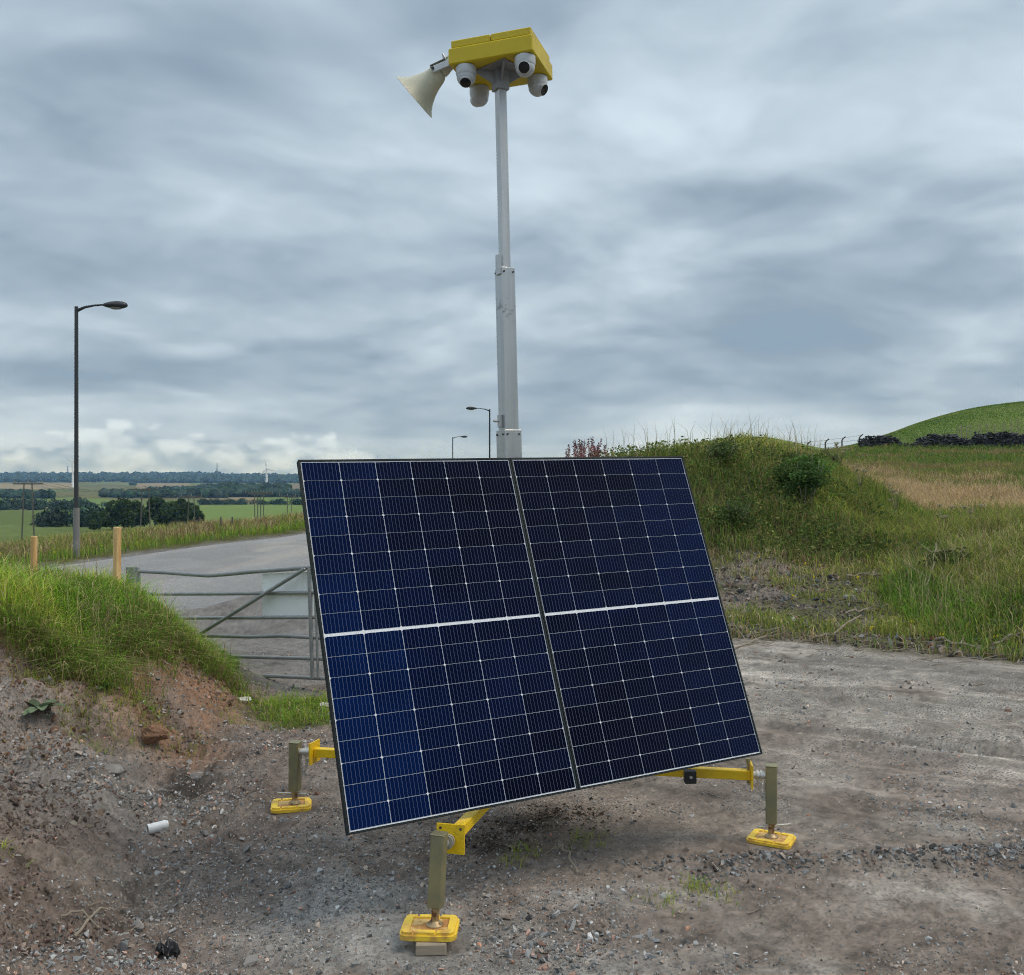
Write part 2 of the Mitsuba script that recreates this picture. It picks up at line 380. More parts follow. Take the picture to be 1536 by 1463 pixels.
MOUND = region([(880, 842), (1080, 842), (1200, 848), (1330, 856), (1400, 866)], [(1400, 19), (1300, 22), (1240, 26), (1150, 27), (1000, 27), (860, 25), (800, 22)])
NEAR_R = region([(1330, 900), (1400, 960), (1470, 985), (1560, 990), (1720, 1000), (1860, 1010)], [(1860, 20), (1560, 20), (1420, 18), (1340, 16.3)])
FIELD = shapely.Polygon([((px - CX) / FP * Y, Y) for px, Y in [(1250, 21), (1340, 16.8), (1420, 17), (1860, 18), (1860, 84), (1536, 88), (1420, 90), (1300, 93), (1180, 97), (1120, 97), (1130, 60), (1160, 30)]]).buffer(0)
VERGE = shapely.Polygon(np.vstack([ROAD_L[0:-1] - [0.1, 0], [(-11, 96), (-16, 62), (-19, 45), (-20, 34), (-20, 26), (-19.5, 18), (-20, 8)]])).buffer(0)


def height(x, y, detail=True):
    x, y = np.asarray(x, float), np.asarray(y, float)
    z = base_height(x, y)
    r = np.hypot(x, y)
    w = road_w(x, y)
    z = z * (1 - w)
    near = (r < 40)
    if detail and near.any():
        xs, ys = x[near], y[near]
        e = soft(EARTH, xs, ys, .35, .2)
        g = np.maximum(soft(BANK, xs, ys, .2), np.maximum(soft(MOUND, xs, ys, .4), soft(NEAR_R, xs, ys, .4)))
        st = soft(STRIP, xs, ys, .3, .2) * (1 - g)
        left = sstep(-.9, -1.7, xs) * (1 - sstep(6.5, 8, ys))
        am = .020 + .065 * e * (1 - g) + .06 * st + .075 * left + .05 * g
        d = am * (fb(xs, ys, 2.2, 3, 2) * 1.6 + fb(xs, ys, 7, 4, 3) * 1.0)
        d += (.014 + .05 * np.maximum(e * (1 - g), left) + .03 * st) * (np.abs(fb(xs, ys, 13, 3, 9)) * -2 + .35)
        d += g * (.36 * fb(xs, ys, .8, 3, 14) + .22 * fb(xs, ys, 2.0, 3, 15)) * sstep(11, 16, ys)
        # wheel marks across the yard
        ac = ys * .88 + xs * .47 + .22 * fb(xs, ys, .3, 2, 6)
        al = xs * .88 - ys * .47
        on = sstep(.6, 1.8, xs) * (1 - st) * sstep(5.6, 6.6, ys)
        for c0, w0 in ((7.2, .13), (7.75, .10), (8.9, .14), (9.4, .10), (10.5, .15)):
            d -= .030 * on * np.exp(-((ac - c0) / w0) ** 2)
            d += .020 * on * np.exp(-((ac - c0 - 2.0 * w0) / (.6 * w0)) ** 2)
        d += .05 * on * (meshkit.fbm(np.stack([al * .5, ac * 7, 0 * xs], -1), 4, 19) - .5)
        # loose ridge of stones pushed up in front of the far jack
        rid = np.exp(-((ys - (4.78 + .10 * xs + .2 * fb(xs, ys, 1.1, 3, 16))) / .085) ** 2) * sstep(.5, 1.2, xs) * (.4 + 1.2 * np.clip(fb(xs, ys, 2.2, 3, 26) + .45, 0, 1))
        d += .045 * rid
        pad = 1.0
        for q in (F_PAD, L_PAD, R_PAD):
            pad = np.minimum(pad, sstep(.10, .30, np.hypot(xs - q[0], ys - q[1])))
        d *= pad
        d *= 1 - road_w(xs, ys)
        z = z.copy()
        z[near] += d
    return z


def ground_color(x, y, z):
    """The soil's own colour."""
    n1, n2, n3 = fb(x, y, .55, 4, 31), fb(x, y, 2.4, 4, 32), fb(x, y, 9, 3, 33)
    mud = np.array([.230, .192, .165])
    grey = np.array([.275, .262, .246])
    light = np.array([.345, .315, .280])
    dark = np.array([.105, .094, .084])
    red = np.array([.290, .170, .108])
    L = lambda c0, c1, t: c0 * (1 - t[:, None]) + c1 * t[:, None]
    c = L(np.tile(mud, (len(x), 1)), grey, sstep(-.15, .2, n1 + .6 * n2))
    farw = sstep(5.0, 7.5, y) * sstep(-.2, 1.2, x)
    c = L(c, light, .85 * farw * sstep(-.35, .25, n1 + .4 * n2 + .1))
    c = L(c, light * .95, .8 * sstep(.3, 1.6, x) * sstep(-.35, .15, n2 + n1))
    al = x * .88 - y * .47                                        # along the track, and across it
    ac = y * .88 + x * .47 + .35 * n1
    st_ = .6 * (meshkit.fbm(np.stack([al * .22, ac * 1.7, 0 * x], -1), 3, 35) - .5) + .8 * (meshkit.fbm(np.stack([al * .4, ac * 6.5, 0 * x], -1), 4, 36) - .5)
    tw_ = sstep(-.2, 1.4, x) * (1 - sstep(12.5, 14, y))
    c = c * (1 + 1.5 * st_ * tw_ * sstep(4.6, 6.6, y))[:, None]
    left = sstep(-.7, -1.5, x) * (1 - sstep(5.6, 7.2, y + .6 * x))
    c = L(c, np.array([.150, .116, .100]), .75 * left * sstep(-.3, .1, n2))
    # behind the gate the yard is pale gravel
    c = L(c, np.array([.20, .195, .19]), sstep(8.8, 10.2, y) * sstep(1.2, -.8, x))
    e = soft(EARTH, x, y, .3, .25, 1.5)
    c = L(c, red, e * sstep(-.35, .15, n2 + .3 * n1 + .1))
    c = L(c, np.array([.22, .175, .15]), e * .6 * sstep(.0, .25, n3 + n1))
    pile = soft(shapely.Point(*cast(30, 1140)).buffer(.9), x, y, .4, .2)
    c = L(c, grey * .85, pile * .8)
    st = soft(STRIP, x, y, .25, .3, 1.2)
    c = L(c, np.array([.190, .152, .132]), st * .9)
    c = L(c, np.array([.10, .105, .045]), st * sstep(-.02, .18, n1 * .8 + n2 + .05))
    for q, rad in (((825, 1228), .20), ((735, 1268), .16), ((285, 1195), .25), ((200, 1390), .2), ((780, 1245), .12)):
        cx, cy = cast(*q)
        c = L(c, dark * .62, .95 * sstep(rad, rad * .25, np.hypot(x - cx, (y - cy) * .75) + .25 * n2 + .2 * n3))
    tuft = np.maximum(soft(TUFT, x, y, .15, .15), soft(BANK, x, y, .15, .1))
    c = L(c, np.array([.12, .105, .055]), tuft)
    g = np.maximum(soft(MOUND, x, y, .4, .3), soft(NEAR_R, x, y, .4, .3))
    c = L(c, np.array([.11, .10, .05]), g)
    fld = soft(FIELD, x, y, .8, .5)
    far = sstep(96, 104, np.hypot(x, y)) * sstep(10, 30, x)
    field_c = L(np.tile([.17, .155, .065], (len(x), 1)), np.array([.13, .15, .05]), sstep(-.1, .15, n1))
    c = np.where(fld[:, None] > 0, L(c, field_c, fld), c)
    v = soft(VERGE, x, y, .3, .3)
    c = L(c, np.array([.10, .105, .04]), v)
    n4 = fb(x, y, 26, 3, 39)
    c *= (1 + .7 * n3 + .45 * n2 + .9 * n4 * (y < 16))[:, None]
    # grassland and fields further off
    r = np.hypot(x, y)
    a = x / np.maximum(y, 1e-3)
    green, lush, tan, olive = np.array([.135, .175, .065]), np.array([.165, .230, .075]), np.array([.26, .215, .13]), np.array([.14, .14, .065])
    fcol = np.tile(olive, (len(x), 1))
    pat = fb(x, y, .004, 3, 61)
    fcol = L(fcol, green, sstep(-.05, .05, pat))
    fcol = L(fcol, np.array([.150, .205, .060]), sstep(110, 125, r) * (x > 0) * sstep(400, 300, r))
    fcol *= (1 + .5 * fb(x, y, .05, 4, 62) + .3 * fb(x, y, .4, 3, 63))[:, None]
    px = a * FP + CX
    for x0, x1, y0, y1, col in [(-200, 160, 330, 620, green * .9), (-80, 165, 640, 950, lush * .9), (80, 205, 460, 800, lush * 1.1), (-200, 75, 600, 640, tan * 1.25), (300, 460, 330, 700, lush), (305, 385, 720, 1000, tan), (385, 470, 700, 960, lush * .9),
                                (-200, 110, 1720, 2600, tan * 1.05), (205, 285, 1720, 2600, tan * .95), (345, 470, 1250, 2450, tan * .75), (400, 470, 980, 1250, green), (140, 470, 4550, 6000, green * 1.9), (300, 420, 4300, 4700, tan)]:
        w = sstep(x0 - 3, x0 + 3, px + 4 * pat) * sstep(x1 + 3, x1 - 3, px + 4 * pat) * sstep(y0 * .985, y0 * 1.01, y * (1 + .05 * np.sin(px * .05))) * sstep(y1 * 1.01, y1 * .985, y * (1 + .03 * np.sin(px * .04 + 1)))
        fcol = L(fcol, np.asarray(col), w)
    tt = sstep(66, 72, r) * (1 - (fld > .5))
    tt = np.maximum(tt, sstep(38, 44, r) * (x < -14)) if np.ndim(tt) else tt
    tt = np.maximum(tt, far)
    c = L(c, fcol, tt)
    rest = (1 - np.maximum.reduce([fld, v, st, g])) * sstep(14.5, 19, r) * (1 - road_w(x, y)) * (1 - tt) * (x > -1)
    c = L(c, np.array([.10, .105, .045]), rest)
    return np.clip(c, .015, .8)


# ground: rings round the yard, tight where it is near, and one sheet out to the horizon
th = np.concatenate([np.linspace(-.60, .60, 620), np.linspace(.60, 2 * np.pi - .60, 90)[1:-1]])
rr = np.concatenate([[.35, 1.2, 2.0, 2.6], np.geomspace(3.0, 13.5, 330), np.geomspace(13.5, 70, 110)[1:], np.geomspace(70, 9200, 100)[1:]])
A, R = np.meshgrid(th, rr)
gx, gy = R * np.sin(A), R * np.cos(A)
gz = height(gx.ravel(), gy.ravel()).reshape(gx.shape)
gv = np.stack([gx, gy, gz], -1).reshape(-1, 3)
gc = ground_color(gv[:, 0], gv[:, 1], gv[:, 2])
na = len(th)


def ring_faces(i0, i1):
    i, j = np.meshgrid(np.arange(i0, i1), np.arange(na), indexing='ij')
    q = np.stack([i * na + j, i * na + (j + 1) % na, (i + 1) * na + (j + 1) % na, (i + 1) * na + j], -1).reshape(-1, 4)
    return np.vstack([q[:, [0, 2, 1]], q[:, [0, 3, 2]]])


def sheet(name, i0, i1, bsdf, label, cat):
    v, c = gv[i0 * na:(i1 + 1) * na], gc[i0 * na:(i1 + 1) * na]
    f = ring_faces(i0, i1) - i0 * na
    put(name, (v, f), bsdf, smooth=True, uv=v[:, :2], color=c, kind='structure', label=label, cat=cat)


cut = int(np.searchsorted(rr, 69.9))
sheet('ground', 0, cut, 'm_ground', 'muddy gravel yard with grassy banks on both sides', 'ground')
sheet('hills', cut, len(rr) - 1, 'm_vc', 'farmland valley and low hills reaching to the horizon', 'hills')

yy = np.geomspace(13, 118, 90)
uu = np.linspace(0, 1, 12)
rl, rrx = np.interp(yy, ROAD_L[:, 1], ROAD_L[:, 0]), np.interp(yy, ROAD_R[:, 1], ROAD_R[:, 0])
wob = .5 * fb(yy, 0 * yy, .5, 4, 71)
rx = (rl + wob)[:, None] * (1 - uu) + rrx[:, None] * uu
ryy = np.repeat(yy[:, None], 12, 1)
rz = .012 + .05 * (1 - (2 * uu - 1) ** 2)[None] + 0 * ryy - .035 * (np.abs(2 * uu - 1) ** 8)[None] - .09 * np.clip((15.5 - ryy) / 2.5, 0, 1)
i, j = np.meshgrid(np.arange(89), np.arange(11), indexing='ij')
q = np.stack([i * 12 + j, i * 12 + j + 1, (i + 1) * 12 + j + 1, (i + 1) * 12 + j], -1).reshape(-1, 4)
put('road', (np.stack([rx, ryy, rz], -1).reshape(-1, 3), q), 'm_road', smooth=True, kind='structure', label='grey tarmac road running off beyond the gate', cat='road')
# ==== PART 2

# ------------------------------------------------------------------ the surveillance tower
U, V, N = np.array([.88434, .46629, .02259]), np.array([-.19127, .31777, .92867]), np.array([.42585, -.82559, .37021])
PBL = np.array([-.6923, 4.1291, .4333])               # lower corner of the panels, on their front plane
CELL_W, CELL_H, MOD_W, MOD_H = .1828, .0910, 1.1425, 1.722
tower = thing('surveillance_tower', 'mobile camera tower with two tilted solar panels and a yellow camera head on a mast', 'camera tower')


def cell_sheen_tone(c, k):
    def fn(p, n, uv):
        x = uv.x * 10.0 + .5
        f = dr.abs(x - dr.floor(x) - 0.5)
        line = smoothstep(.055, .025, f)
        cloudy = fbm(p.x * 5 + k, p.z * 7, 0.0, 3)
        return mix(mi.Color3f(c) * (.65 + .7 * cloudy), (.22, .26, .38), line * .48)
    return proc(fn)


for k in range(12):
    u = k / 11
    c = np.array([.0010, .0019, .013]) * (1 - u) + np.array([.0009, .0120, .072]) * u  # near-black to blue: steps of reflected sky held in the base colour
    scene[f'm_cell_sheen{k}'] = {'type': 'twosided', 'b': pl(cell_sheen_tone(tuple(map(float, c)), k * 3.7), .14, specular=.05)}


def cell_mesh(top):
    w, h, ch = CELL_W / 2, CELL_H / 2, .0052
    o = [(-w, -h), (w, -h), (w, h - ch), (w - ch, h), (-w + ch, h), (-w, h - ch)]
    if not top:
        o = [(-x, -y) for x, y in o]
    v = np.array([(x, y, 0.0012) for x, y in o] + [(x, y, -.0004) for x, y in o])
    f = [(0, i, i + 1) for i in range(1, 5)]
    for i in range(6):
        j = (i + 1) % 6
        f += [(i, 6 + i, 6 + j), (i, 6 + j, j)]
    uv = np.stack([v[:, 0] / (2 * w) + .5, v[:, 1] / (2 * h) + .5], 1)
    return mikit.ply((v, np.array(f)), None, uv=uv)


CELLS = [cell_mesh(True), cell_mesh(False)]
crng = np.random.default_rng(41)
for m in range(2):
    O = PBL + U * (m * (MOD_W + .003))
    M = mat(U, V, N, O)
    sh = bev(MOD_W - .014, MOD_H - .014, .006, .001)
    sh.apply_translation([MOD_W / 2, MOD_H / 2, -.0075]).apply_transform(M)
    panel = put('solar_panel', sh, 'm_sheet', tower, label='solar panel whose corner is nearest the ground' if m == 0 else 'solar panel on the side of the gravel track')
    fr = []
    fw, fd = .0095, .035
    for (cx, cy, sx, sy) in [(MOD_W / 2, fw / 2, MOD_W, fw), (MOD_W / 2, MOD_H - fw / 2, MOD_W, fw), (fw / 2, MOD_H / 2, fw, MOD_H - 2 * fw), (MOD_W - fw / 2, MOD_H / 2, fw, MOD_H - 2 * fw)]:
        b = bev(sx, sy, fd, .0012)
        fr.append(b.apply_translation([cx, cy, -fd / 2 + .002]))
    put('frame', trimesh.util.concatenate(fr).apply_transform(M), 'm_frame', panel)
    pw = CELL_W + .0032
    x0 = (MOD_W - 6 * pw) / 2 + pw / 2
    ph = CELL_H + .0023
    gap = .013
    y0 = (MOD_H - 18 * ph - gap) / 2 + ph / 2
    for row in range(18):
        for col in range(6):
            c = O + U * (x0 + col * pw) + V * (y0 + row * ph + (gap if row >= 9 else 0)) + N * -.0035
            d = dict(CELLS[row % 2])
            gxx, gyy = m * 6 + col, row
            sky_sheen = .5 * math.sin(gxx * .55 + 1.2) + .5 * math.sin(gyy * .33 - gxx * .21 + .4) + .16 * crng.normal()  # sky reflection painted cell by cell, plus a little random cell tint
            sky_sheen += (1.7 - .75 * gxx) * (gxx < 3) + (.5 if gxx > 9 else 0)
            tone = int(np.clip(round(1.6 + 2.5 * sky_sheen + (1.6 if gxx < 2 and gyy < 9 else 0)), 0, 11))
            tone_bsdf = f'm_cell_sheen{tone}'
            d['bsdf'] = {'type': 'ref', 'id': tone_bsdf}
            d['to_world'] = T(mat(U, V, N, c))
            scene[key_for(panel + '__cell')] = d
# rails and struts that carry the panels
MB, MT = np.array([.028, 5.335, .30]), np.array([-.062, 5.335, 4.06])
mx = unit(MT - MB)
at_mast = lambda z: MB + mx * ((z - MB[2]) / mx[2])
for t in (.35, 1.35):
    a = PBL + V * t + U * .12 - N * .056
    put('panel_rail', bar(a, a + U * 2.05, .04, .04, N), 'm_alu', tower)
for s in (.75, 1.5):
    a = PBL + U * s + V * .36 - N * .085
    put('panel_strut', bar(a + V * .0, np.array([.03, 5.38, .42]) + U * (s - 1.12) * .8, .04), 'm_alu', tower)
    a = PBL + U * s + V * 1.36 - N * .085
    put('panel_strut', bar(a, at_mast(1.75) + U * (s - 1.12) * .25, .035), 'm_alu', tower)
# base frame and outriggers
CEN = np.array([.05, 5.43, .365])
ez = np.array([0, 0, 1.0])
bu, bv = np.array([.8843, .4668, 0]), np.array([-.4668, .8843, 0])
bs = bev(.62, .62, .10, .008).apply_transform(mat(bu, bv, ez, CEN))
put('base_frame', [bs, bev(.20, .20, .22, .006).apply_transform(mat(bu, bv, ez, CEN + ez * .15))], 'm_yellow', tower)


def outrigger(foot, ground_z, arm_end, arm_z, lean, handle_dir, name_label):
    jt = np.array([foot[0] + lean[0], foot[1] + lean[1], arm_z + .055])
    jb = np.array([foot[0], foot[1], ground_z])
    d = unit(jb - jt)
    a_out = np.array([arm_end[0], arm_end[1], arm_z])
    a_in = np.array([CEN[0] + (arm_end[0] - CEN[0]) * .22, CEN[1] + (arm_end[1] - CEN[1]) * .22, CEN[2] + .0])
    arm = put('outrigger', bar(a_in, a_out, .05, .05), 'm_yellow', tower, label=name_label)
    ad = unit(a_out - a_in)
    side = unit(np.cross(ad, ez))
    pm = trimesh.creation.box([.008, .125, .125]).apply_transform(mat(ad, side, np.cross(ad, side) * -1, a_out + ad * .004))
    put('end_plate', pm, 'm_yellow', arm)
    holes = [rod(a_out + ad * .0075 + side * .045 * i + ez * .045 * j, a_out + ad * .0092 + side * .045 * i + ez * .045 * j, .006) for i in (-1, 1) for j in (-1, 1)]  # dark discs standing in for the open holes of the end plate
    put('bolts_and_holes', holes, 'm_bolt_and_hole', arm, kind='stuff')
    pin_to = jt + d * .055
    put('pivot_pin', [rod(a_out + ad * .008, pin_to, .021), rod(a_out + ad * .03, a_out + ad * .042, .029), rod(a_out + ad * .05, a_out + ad * .06, .029)], 'm_steel', arm, smooth=40)
    L = np.linalg.norm(jb - jt)
    e1 = unit(np.cross(d, [0.25, 1, 0]))
    e2 = np.cross(d, e1)
    tube_end = jt + d * (L - .075)
    put('jack_leg', [bev(.060, .060, np.linalg.norm(tube_end - jt), .005).apply_transform(mat(e1, e2, d, (jt + tube_end) / 2)),
                     bev(.064, .064, .006, .002).apply_transform(mat(e1, e2, d, jt - d * .001))], 'm_zinc', arm)
    put('jack_screw', rod(tube_end - d * .01, jb + ez * .012, .0165), 'm_screw', arm, smooth=40)
    put('foot_disc', lathe([(0, 0), (.036, 0), (.036, .006), (.024, .014), (.018, .022), (0, .022)], 24).apply_translation(jb), 'm_screw', arm, smooth=40)
    if handle_dir is not None:
        h0 = tube_end + d * .015
        hd = unit(handle_dir)
        put('handle', pipe([h0 - hd * .07, h0, h0 + hd * .105], .0052, 8), 'm_steel', arm, smooth=True)
    return arm, a_out, ad, jt, d


DISC = .033
o1 = outrigger(F_PAD + np.array([.020, .0]), .075, (-.262, 4.20), .394, (.018, .02), None, 'yellow outrigger with its jack pointing to the camera side')
o2 = outrigger(L_PAD + np.array([.02, 0]), .026, (-1.165, 5.79), .335, (.004, .0), (-1, .05, .02), 'yellow outrigger with its jack on the earth bank side')
o3 = outrigger(R_PAD, .022, (1.285, 5.275), .352, (.0, .0), (1, .05, .08), 'yellow outrigger with its jack on the gravel track side')
outrigger((.42, 6.75), .0, (.36, 6.55), .345, (0, 0), None, None)
# clamp block with its bolt under the far arm, chains on the pins
arm, a_out, ad, jt, d = o3
cb = P(1035, 1165, 5.20)
put('clamp_block', bev(.062, .05, .066, .004).apply_translation(cb), 'm_rubber', arm)
put('clamp_bolt', rod(cb + [0, -.024, 0.004], cb + [0, -.032, .004], .008), 'm_steel', arm, smooth=40)


def chain(p0, p1, sag, n=16):
    out = []
    t = np.linspace(0, 1, n + 1)
    pts = np.outer(1 - t, p0) + np.outer(t, p1)
    pts[:, 2] -= sag * 4 * t * (1 - t)
    for k in range(n):
        c, dd = (pts[k] + pts[k + 1]) / 2, unit(pts[k + 1] - pts[k])
        s = unit(np.cross(dd, [.3, .8, .5])) if k % 2 else unit(np.cross(dd, [.8, -.3, .5]))
        ln = np.linalg.norm(pts[k + 1] - pts[k])
        ang = np.linspace(0, 2 * np.pi, 9)
        ring = c + np.outer(np.cos(ang), dd) * ln * .72 + np.outer(np.sin(ang), s) * .0055
        out.append(pipe(ring, .0017, 5, cap=False))
    return out


for arm_, a_, jt_, d_ in ((o3[0], o3[1], o3[3], o3[4]), (o2[0], o2[1], o2[3], o2[4]))[:2]:
    s = unit(jt_ + d_ * .05 - a_)
    base = a_ + s * .035
    put('pin_chain', chain(base + [0, -.025, -.02], jt_ + d_ * .09 - s * .033 + [0, -.01, 0], .085) + chain(base + s * .012 + [0, -.026, -.02], jt_ + d_ * .075 - s * .033 + [0, -.012, 0], .11, 18), 'm_steel', arm_, kind='stuff')
put('locking_pin', [rod(o3[1] + ad * -.012 + ez * .085, o3[1] + ad * -.012 - ez * .045, .008), rod(o3[1] + ad * -.012 + ez * .07, o3[1] + ad * -.012 + ez * .087, .013)], 'm_zinc', o3[0], smooth=40)

# mast
fu = unit(bu - mx * (bu @ mx))
fv = np.cross(mx, fu)


def sq_tube(z0, z1, s, wall=.005):
    a, b = at_mast(z0), at_mast(z1)
    return bev(s, s, np.linalg.norm(b - a), .004).apply_transform(mat(fu, fv, mx, (a + b) / 2))


Z1, Z2 = 2.213, 3.094
put('mast_section', sq_tube(.40, Z1, .104), 'm_alu', tower)
put('mast_section', sq_tube(Z1 - .1, Z2, .083), 'm_aluworn', tower, label='scuffed middle section of the telescopic mast')
put('mast_section', sq_tube(Z2 - .1, 4.10, .050), 'm_alu', tower)
bolts_and_holes = []
for z, s in ((Z1 - .025, .104), (Z2 - .025, .083)):
    c = at_mast(z)
    for k in (-.34, .34):
        bolts_and_holes.append(rod(c + fu * s * k - fv * (s / 2 - .001), c + fu * s * k - fv * (s / 2 + .006), .0055, n=8))
        bolts_and_holes.append(rod(c + fv * s * k - fu * (s / 2 - .001), c + fv * s * k - fu * (s / 2 + .006), .0055, n=8))
for z in np.arange(2.4, 3.0, .22):
    c = at_mast(z)
put('bolts_and_holes', bolts_and_holes, 'm_bolt_and_hole', tower, kind='stuff')
c = at_mast(Z2 + .015) - fu * .047
put('mast_bracket', bev(.008, .05, .11, .002).apply_transform(mat(fu, fv, mx, c - fv * .012)), 'm_alu', tower)
c = at_mast(2.262) - fu * .052
put('mast_bracket', [bev(.02, .03, .07, .003).apply_transform(mat(fu, fv, mx, c)), rod(c - fu * .01, c - fu * .04, .007)], 'm_alu', tower)

# head: a yellow tray with a two-piece lid
hr = .025
h1, h2 = unit([math.cos(math.radians(-18.5)), math.sin(math.radians(-18.5)), hr]), unit([math.cos(math.radians(72.5)), math.sin(math.radians(72.5)), 0.0])
h3 = unit(np.cross(h1, h2))
HW, HD, HH = .475, .402, .088
HC0 = np.array([-.342, 5.256, 4.17])                 # near corner of the underside, on the horn's side
Hm = mat(h1, h2, h3, HC0)
inm = lambda m: m.apply_transform(Hm)
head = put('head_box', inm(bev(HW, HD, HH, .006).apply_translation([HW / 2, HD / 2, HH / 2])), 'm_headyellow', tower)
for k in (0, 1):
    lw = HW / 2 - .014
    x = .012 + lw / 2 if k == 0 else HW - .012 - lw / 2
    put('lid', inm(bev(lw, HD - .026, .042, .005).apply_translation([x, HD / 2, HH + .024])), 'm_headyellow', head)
put('seam', inm(bev(HW - .03, HD - .03, .006, .001).apply_translation([HW / 2, HD / 2, HH + .002])), 'm_rubber', head)
hl = lambda x, y, z: (Hm @ [x, y, z, 1])[:3]
mtop = at_mast(4.10)
mc = np.linalg.inv(Hm) @ [*mtop, 1]
# folded sheet bracket between mast and tray
br = []
for ang in (0, 90, 180, 270):
    cs, sn = math.cos(math.radians(ang + 45 - 18)), math.sin(math.radians(ang + 45 - 18))
    o = np.array([mc[0], mc[1], 0])
    tri = np.array([(.026, -.004, -.085), (.026, .004, -.085), (.026, -.004, -.004), (.026, .004, -.004), (.135, -.004, -.004), (.135, .004, -.004), (.135, -.004, -.02), (.135, .004, -.02)])
    m = trimesh.convex.convex_hull(tri)
    br.append(m.apply_transform(np.array([[cs, -sn, 0, o[0]], [sn, cs, 0, o[1]], [0, 0, 1, 0], [0, 0, 0, 1.0]])))
br.append(trimesh.creation.box([.23, .20, .006]).apply_transform(np.array([[.92, .39, 0, mc[0]], [-.39, .92, 0, mc[1]], [0, 0, 1, -.004], [0, 0, 0, 1]])))
br.append(trimesh.creation.box([.072, .072, .11]).apply_transform(np.array([[.72, .69, 0, mc[0]], [-.69, .72, 0, mc[1]], [0, 0, 1, -.058], [0, 0, 0, 1]])))
put('head_bracket', inm(trimesh.util.concatenate(br)), 'm_dullalu', tower)


def dome_camera(x, y, aim, label, drop=.048):
    top = hl(x, y, -.001)
    dn = -h3
    body = lathe([(0, 0), (.052, 0), (.056, .004), (.056, drop - .012), (.053, drop), (0, drop)], 36)
    body.apply_transform(mat(h1, -h2, dn, top))
    cam = put('dome_camera', body, 'm_camera', tower, smooth=45, label=label)
    c = top + dn * (drop + .006)
    ball = trimesh.creation.icosphere(3, .0515)
    ball.apply_translation(c)
    put('eyeball', ball, 'm_camera', cam, smooth=True)
    a = unit(aim)
    s = unit(np.cross(a, [0, 0, 1]))
    m = mat(s, np.cross(a, s), a, c)
    put('lens_hood', lathe([(.0, .050), (.030, .050), (.0335, .047), (.0335, .030), (.040, .027), (0, .027)], 32).apply_transform(m), 'm_camera', cam, smooth=40)
    put('lens', lathe([(0, .053), (.016, .053), (.018, .0515), (.029, .0515), (.029, .0500), (0, .0500)], 32).apply_transform(m), 'm_lens', cam, smooth=40)


ih = np.linalg.inv(Hm)


def under(px, py):
    """Where on the underside of the tray the photograph shows (px, py)."""
    d = P(px, py, 1.0) - [0, 0, HC]
    o = np.array([0, 0, HC])
    t = ((HC0 - o) @ h3) / (d @ h3)
    q = ih @ [*(o + d * t), 1]
    return float(np.clip(q[0], .058, HW - .058)), float(np.clip(q[1], .058, HD - .058))


for q, aim, lab in [((696, 97), (-.05, -.55, -.85), 'dome camera next to the horn, looking down'), ((785, 82), (-.12, -.90, -.42), 'dome camera facing the panels from the front corner of the head'),
                    ((806, 116), (.72, -.42, -.48), 'dome camera turned towards the grassy mound'), ((717, 132), (-.6, .75, -.3), 'dome camera seen from its plain back')]:
    dome_camera(*under(*q), aim, lab)

# horn loudspeaker
tip, mid = P(665, 104, 5.36), P(620, 147.5, 5.36)
ax = unit(mid - tip)
sight = unit(mid - np.array([0, 0, HC]))
ax = unit(ax - sight * (ax @ sight - .03))
hn = lathe([(.026, .0), (.030, .012), (.046, .030), (.052, .045), (.060, .085), (.074, .125), (.094, .165), (.118, .196), (.140, .215), (.1425, .217), (.1405, .2185), (.1165, .199), (.092, .169), (.072, .129), (.057, .088), (.030, .05), (0, .04)], 48)
s = unit(np.cross(ax, [0, 1, 0]))
horn = put('horn_speaker', hn.apply_transform(mat(s, np.cross(ax, s), ax, tip - ax * .0)), 'm_horn', tower, smooth=50, label='beige flared horn speaker pointing down and outward')
put('driver', lathe([(0, -.085), (.030, -.085), (.036, -.078), (.036, -.02), (.040, -.012), (.040, .016), (0, .016)], 32).apply_transform(mat(s, np.cross(ax, s), ax, tip)), 'm_horn', horn, smooth=45)
bq = P(674, 92, 5.36)
bk = [bar(P(645, 101, 5.34), P(672, 88, 5.34), .05, .006, (0.35, 0, .94)), bar(P(648, 105, 5.30), P(676, 93, 5.30), .006, .035, (.35, 0, .94)), bar(P(648, 105, 5.38), P(676, 93, 5.38), .006, .035, (.35, 0, .94)),
      bar(P(664, 84, 5.34), P(676, 104, 5.34), .07, .008, (.9, 0, -.4))]
put('horn_bracket', bk, 'm_alu', horn)
put('horn_bolt', [rod(P(649, 102, 5.285), P(649, 102, 5.40), .008)], 'm_bolt_and_hole', horn, smooth=40)


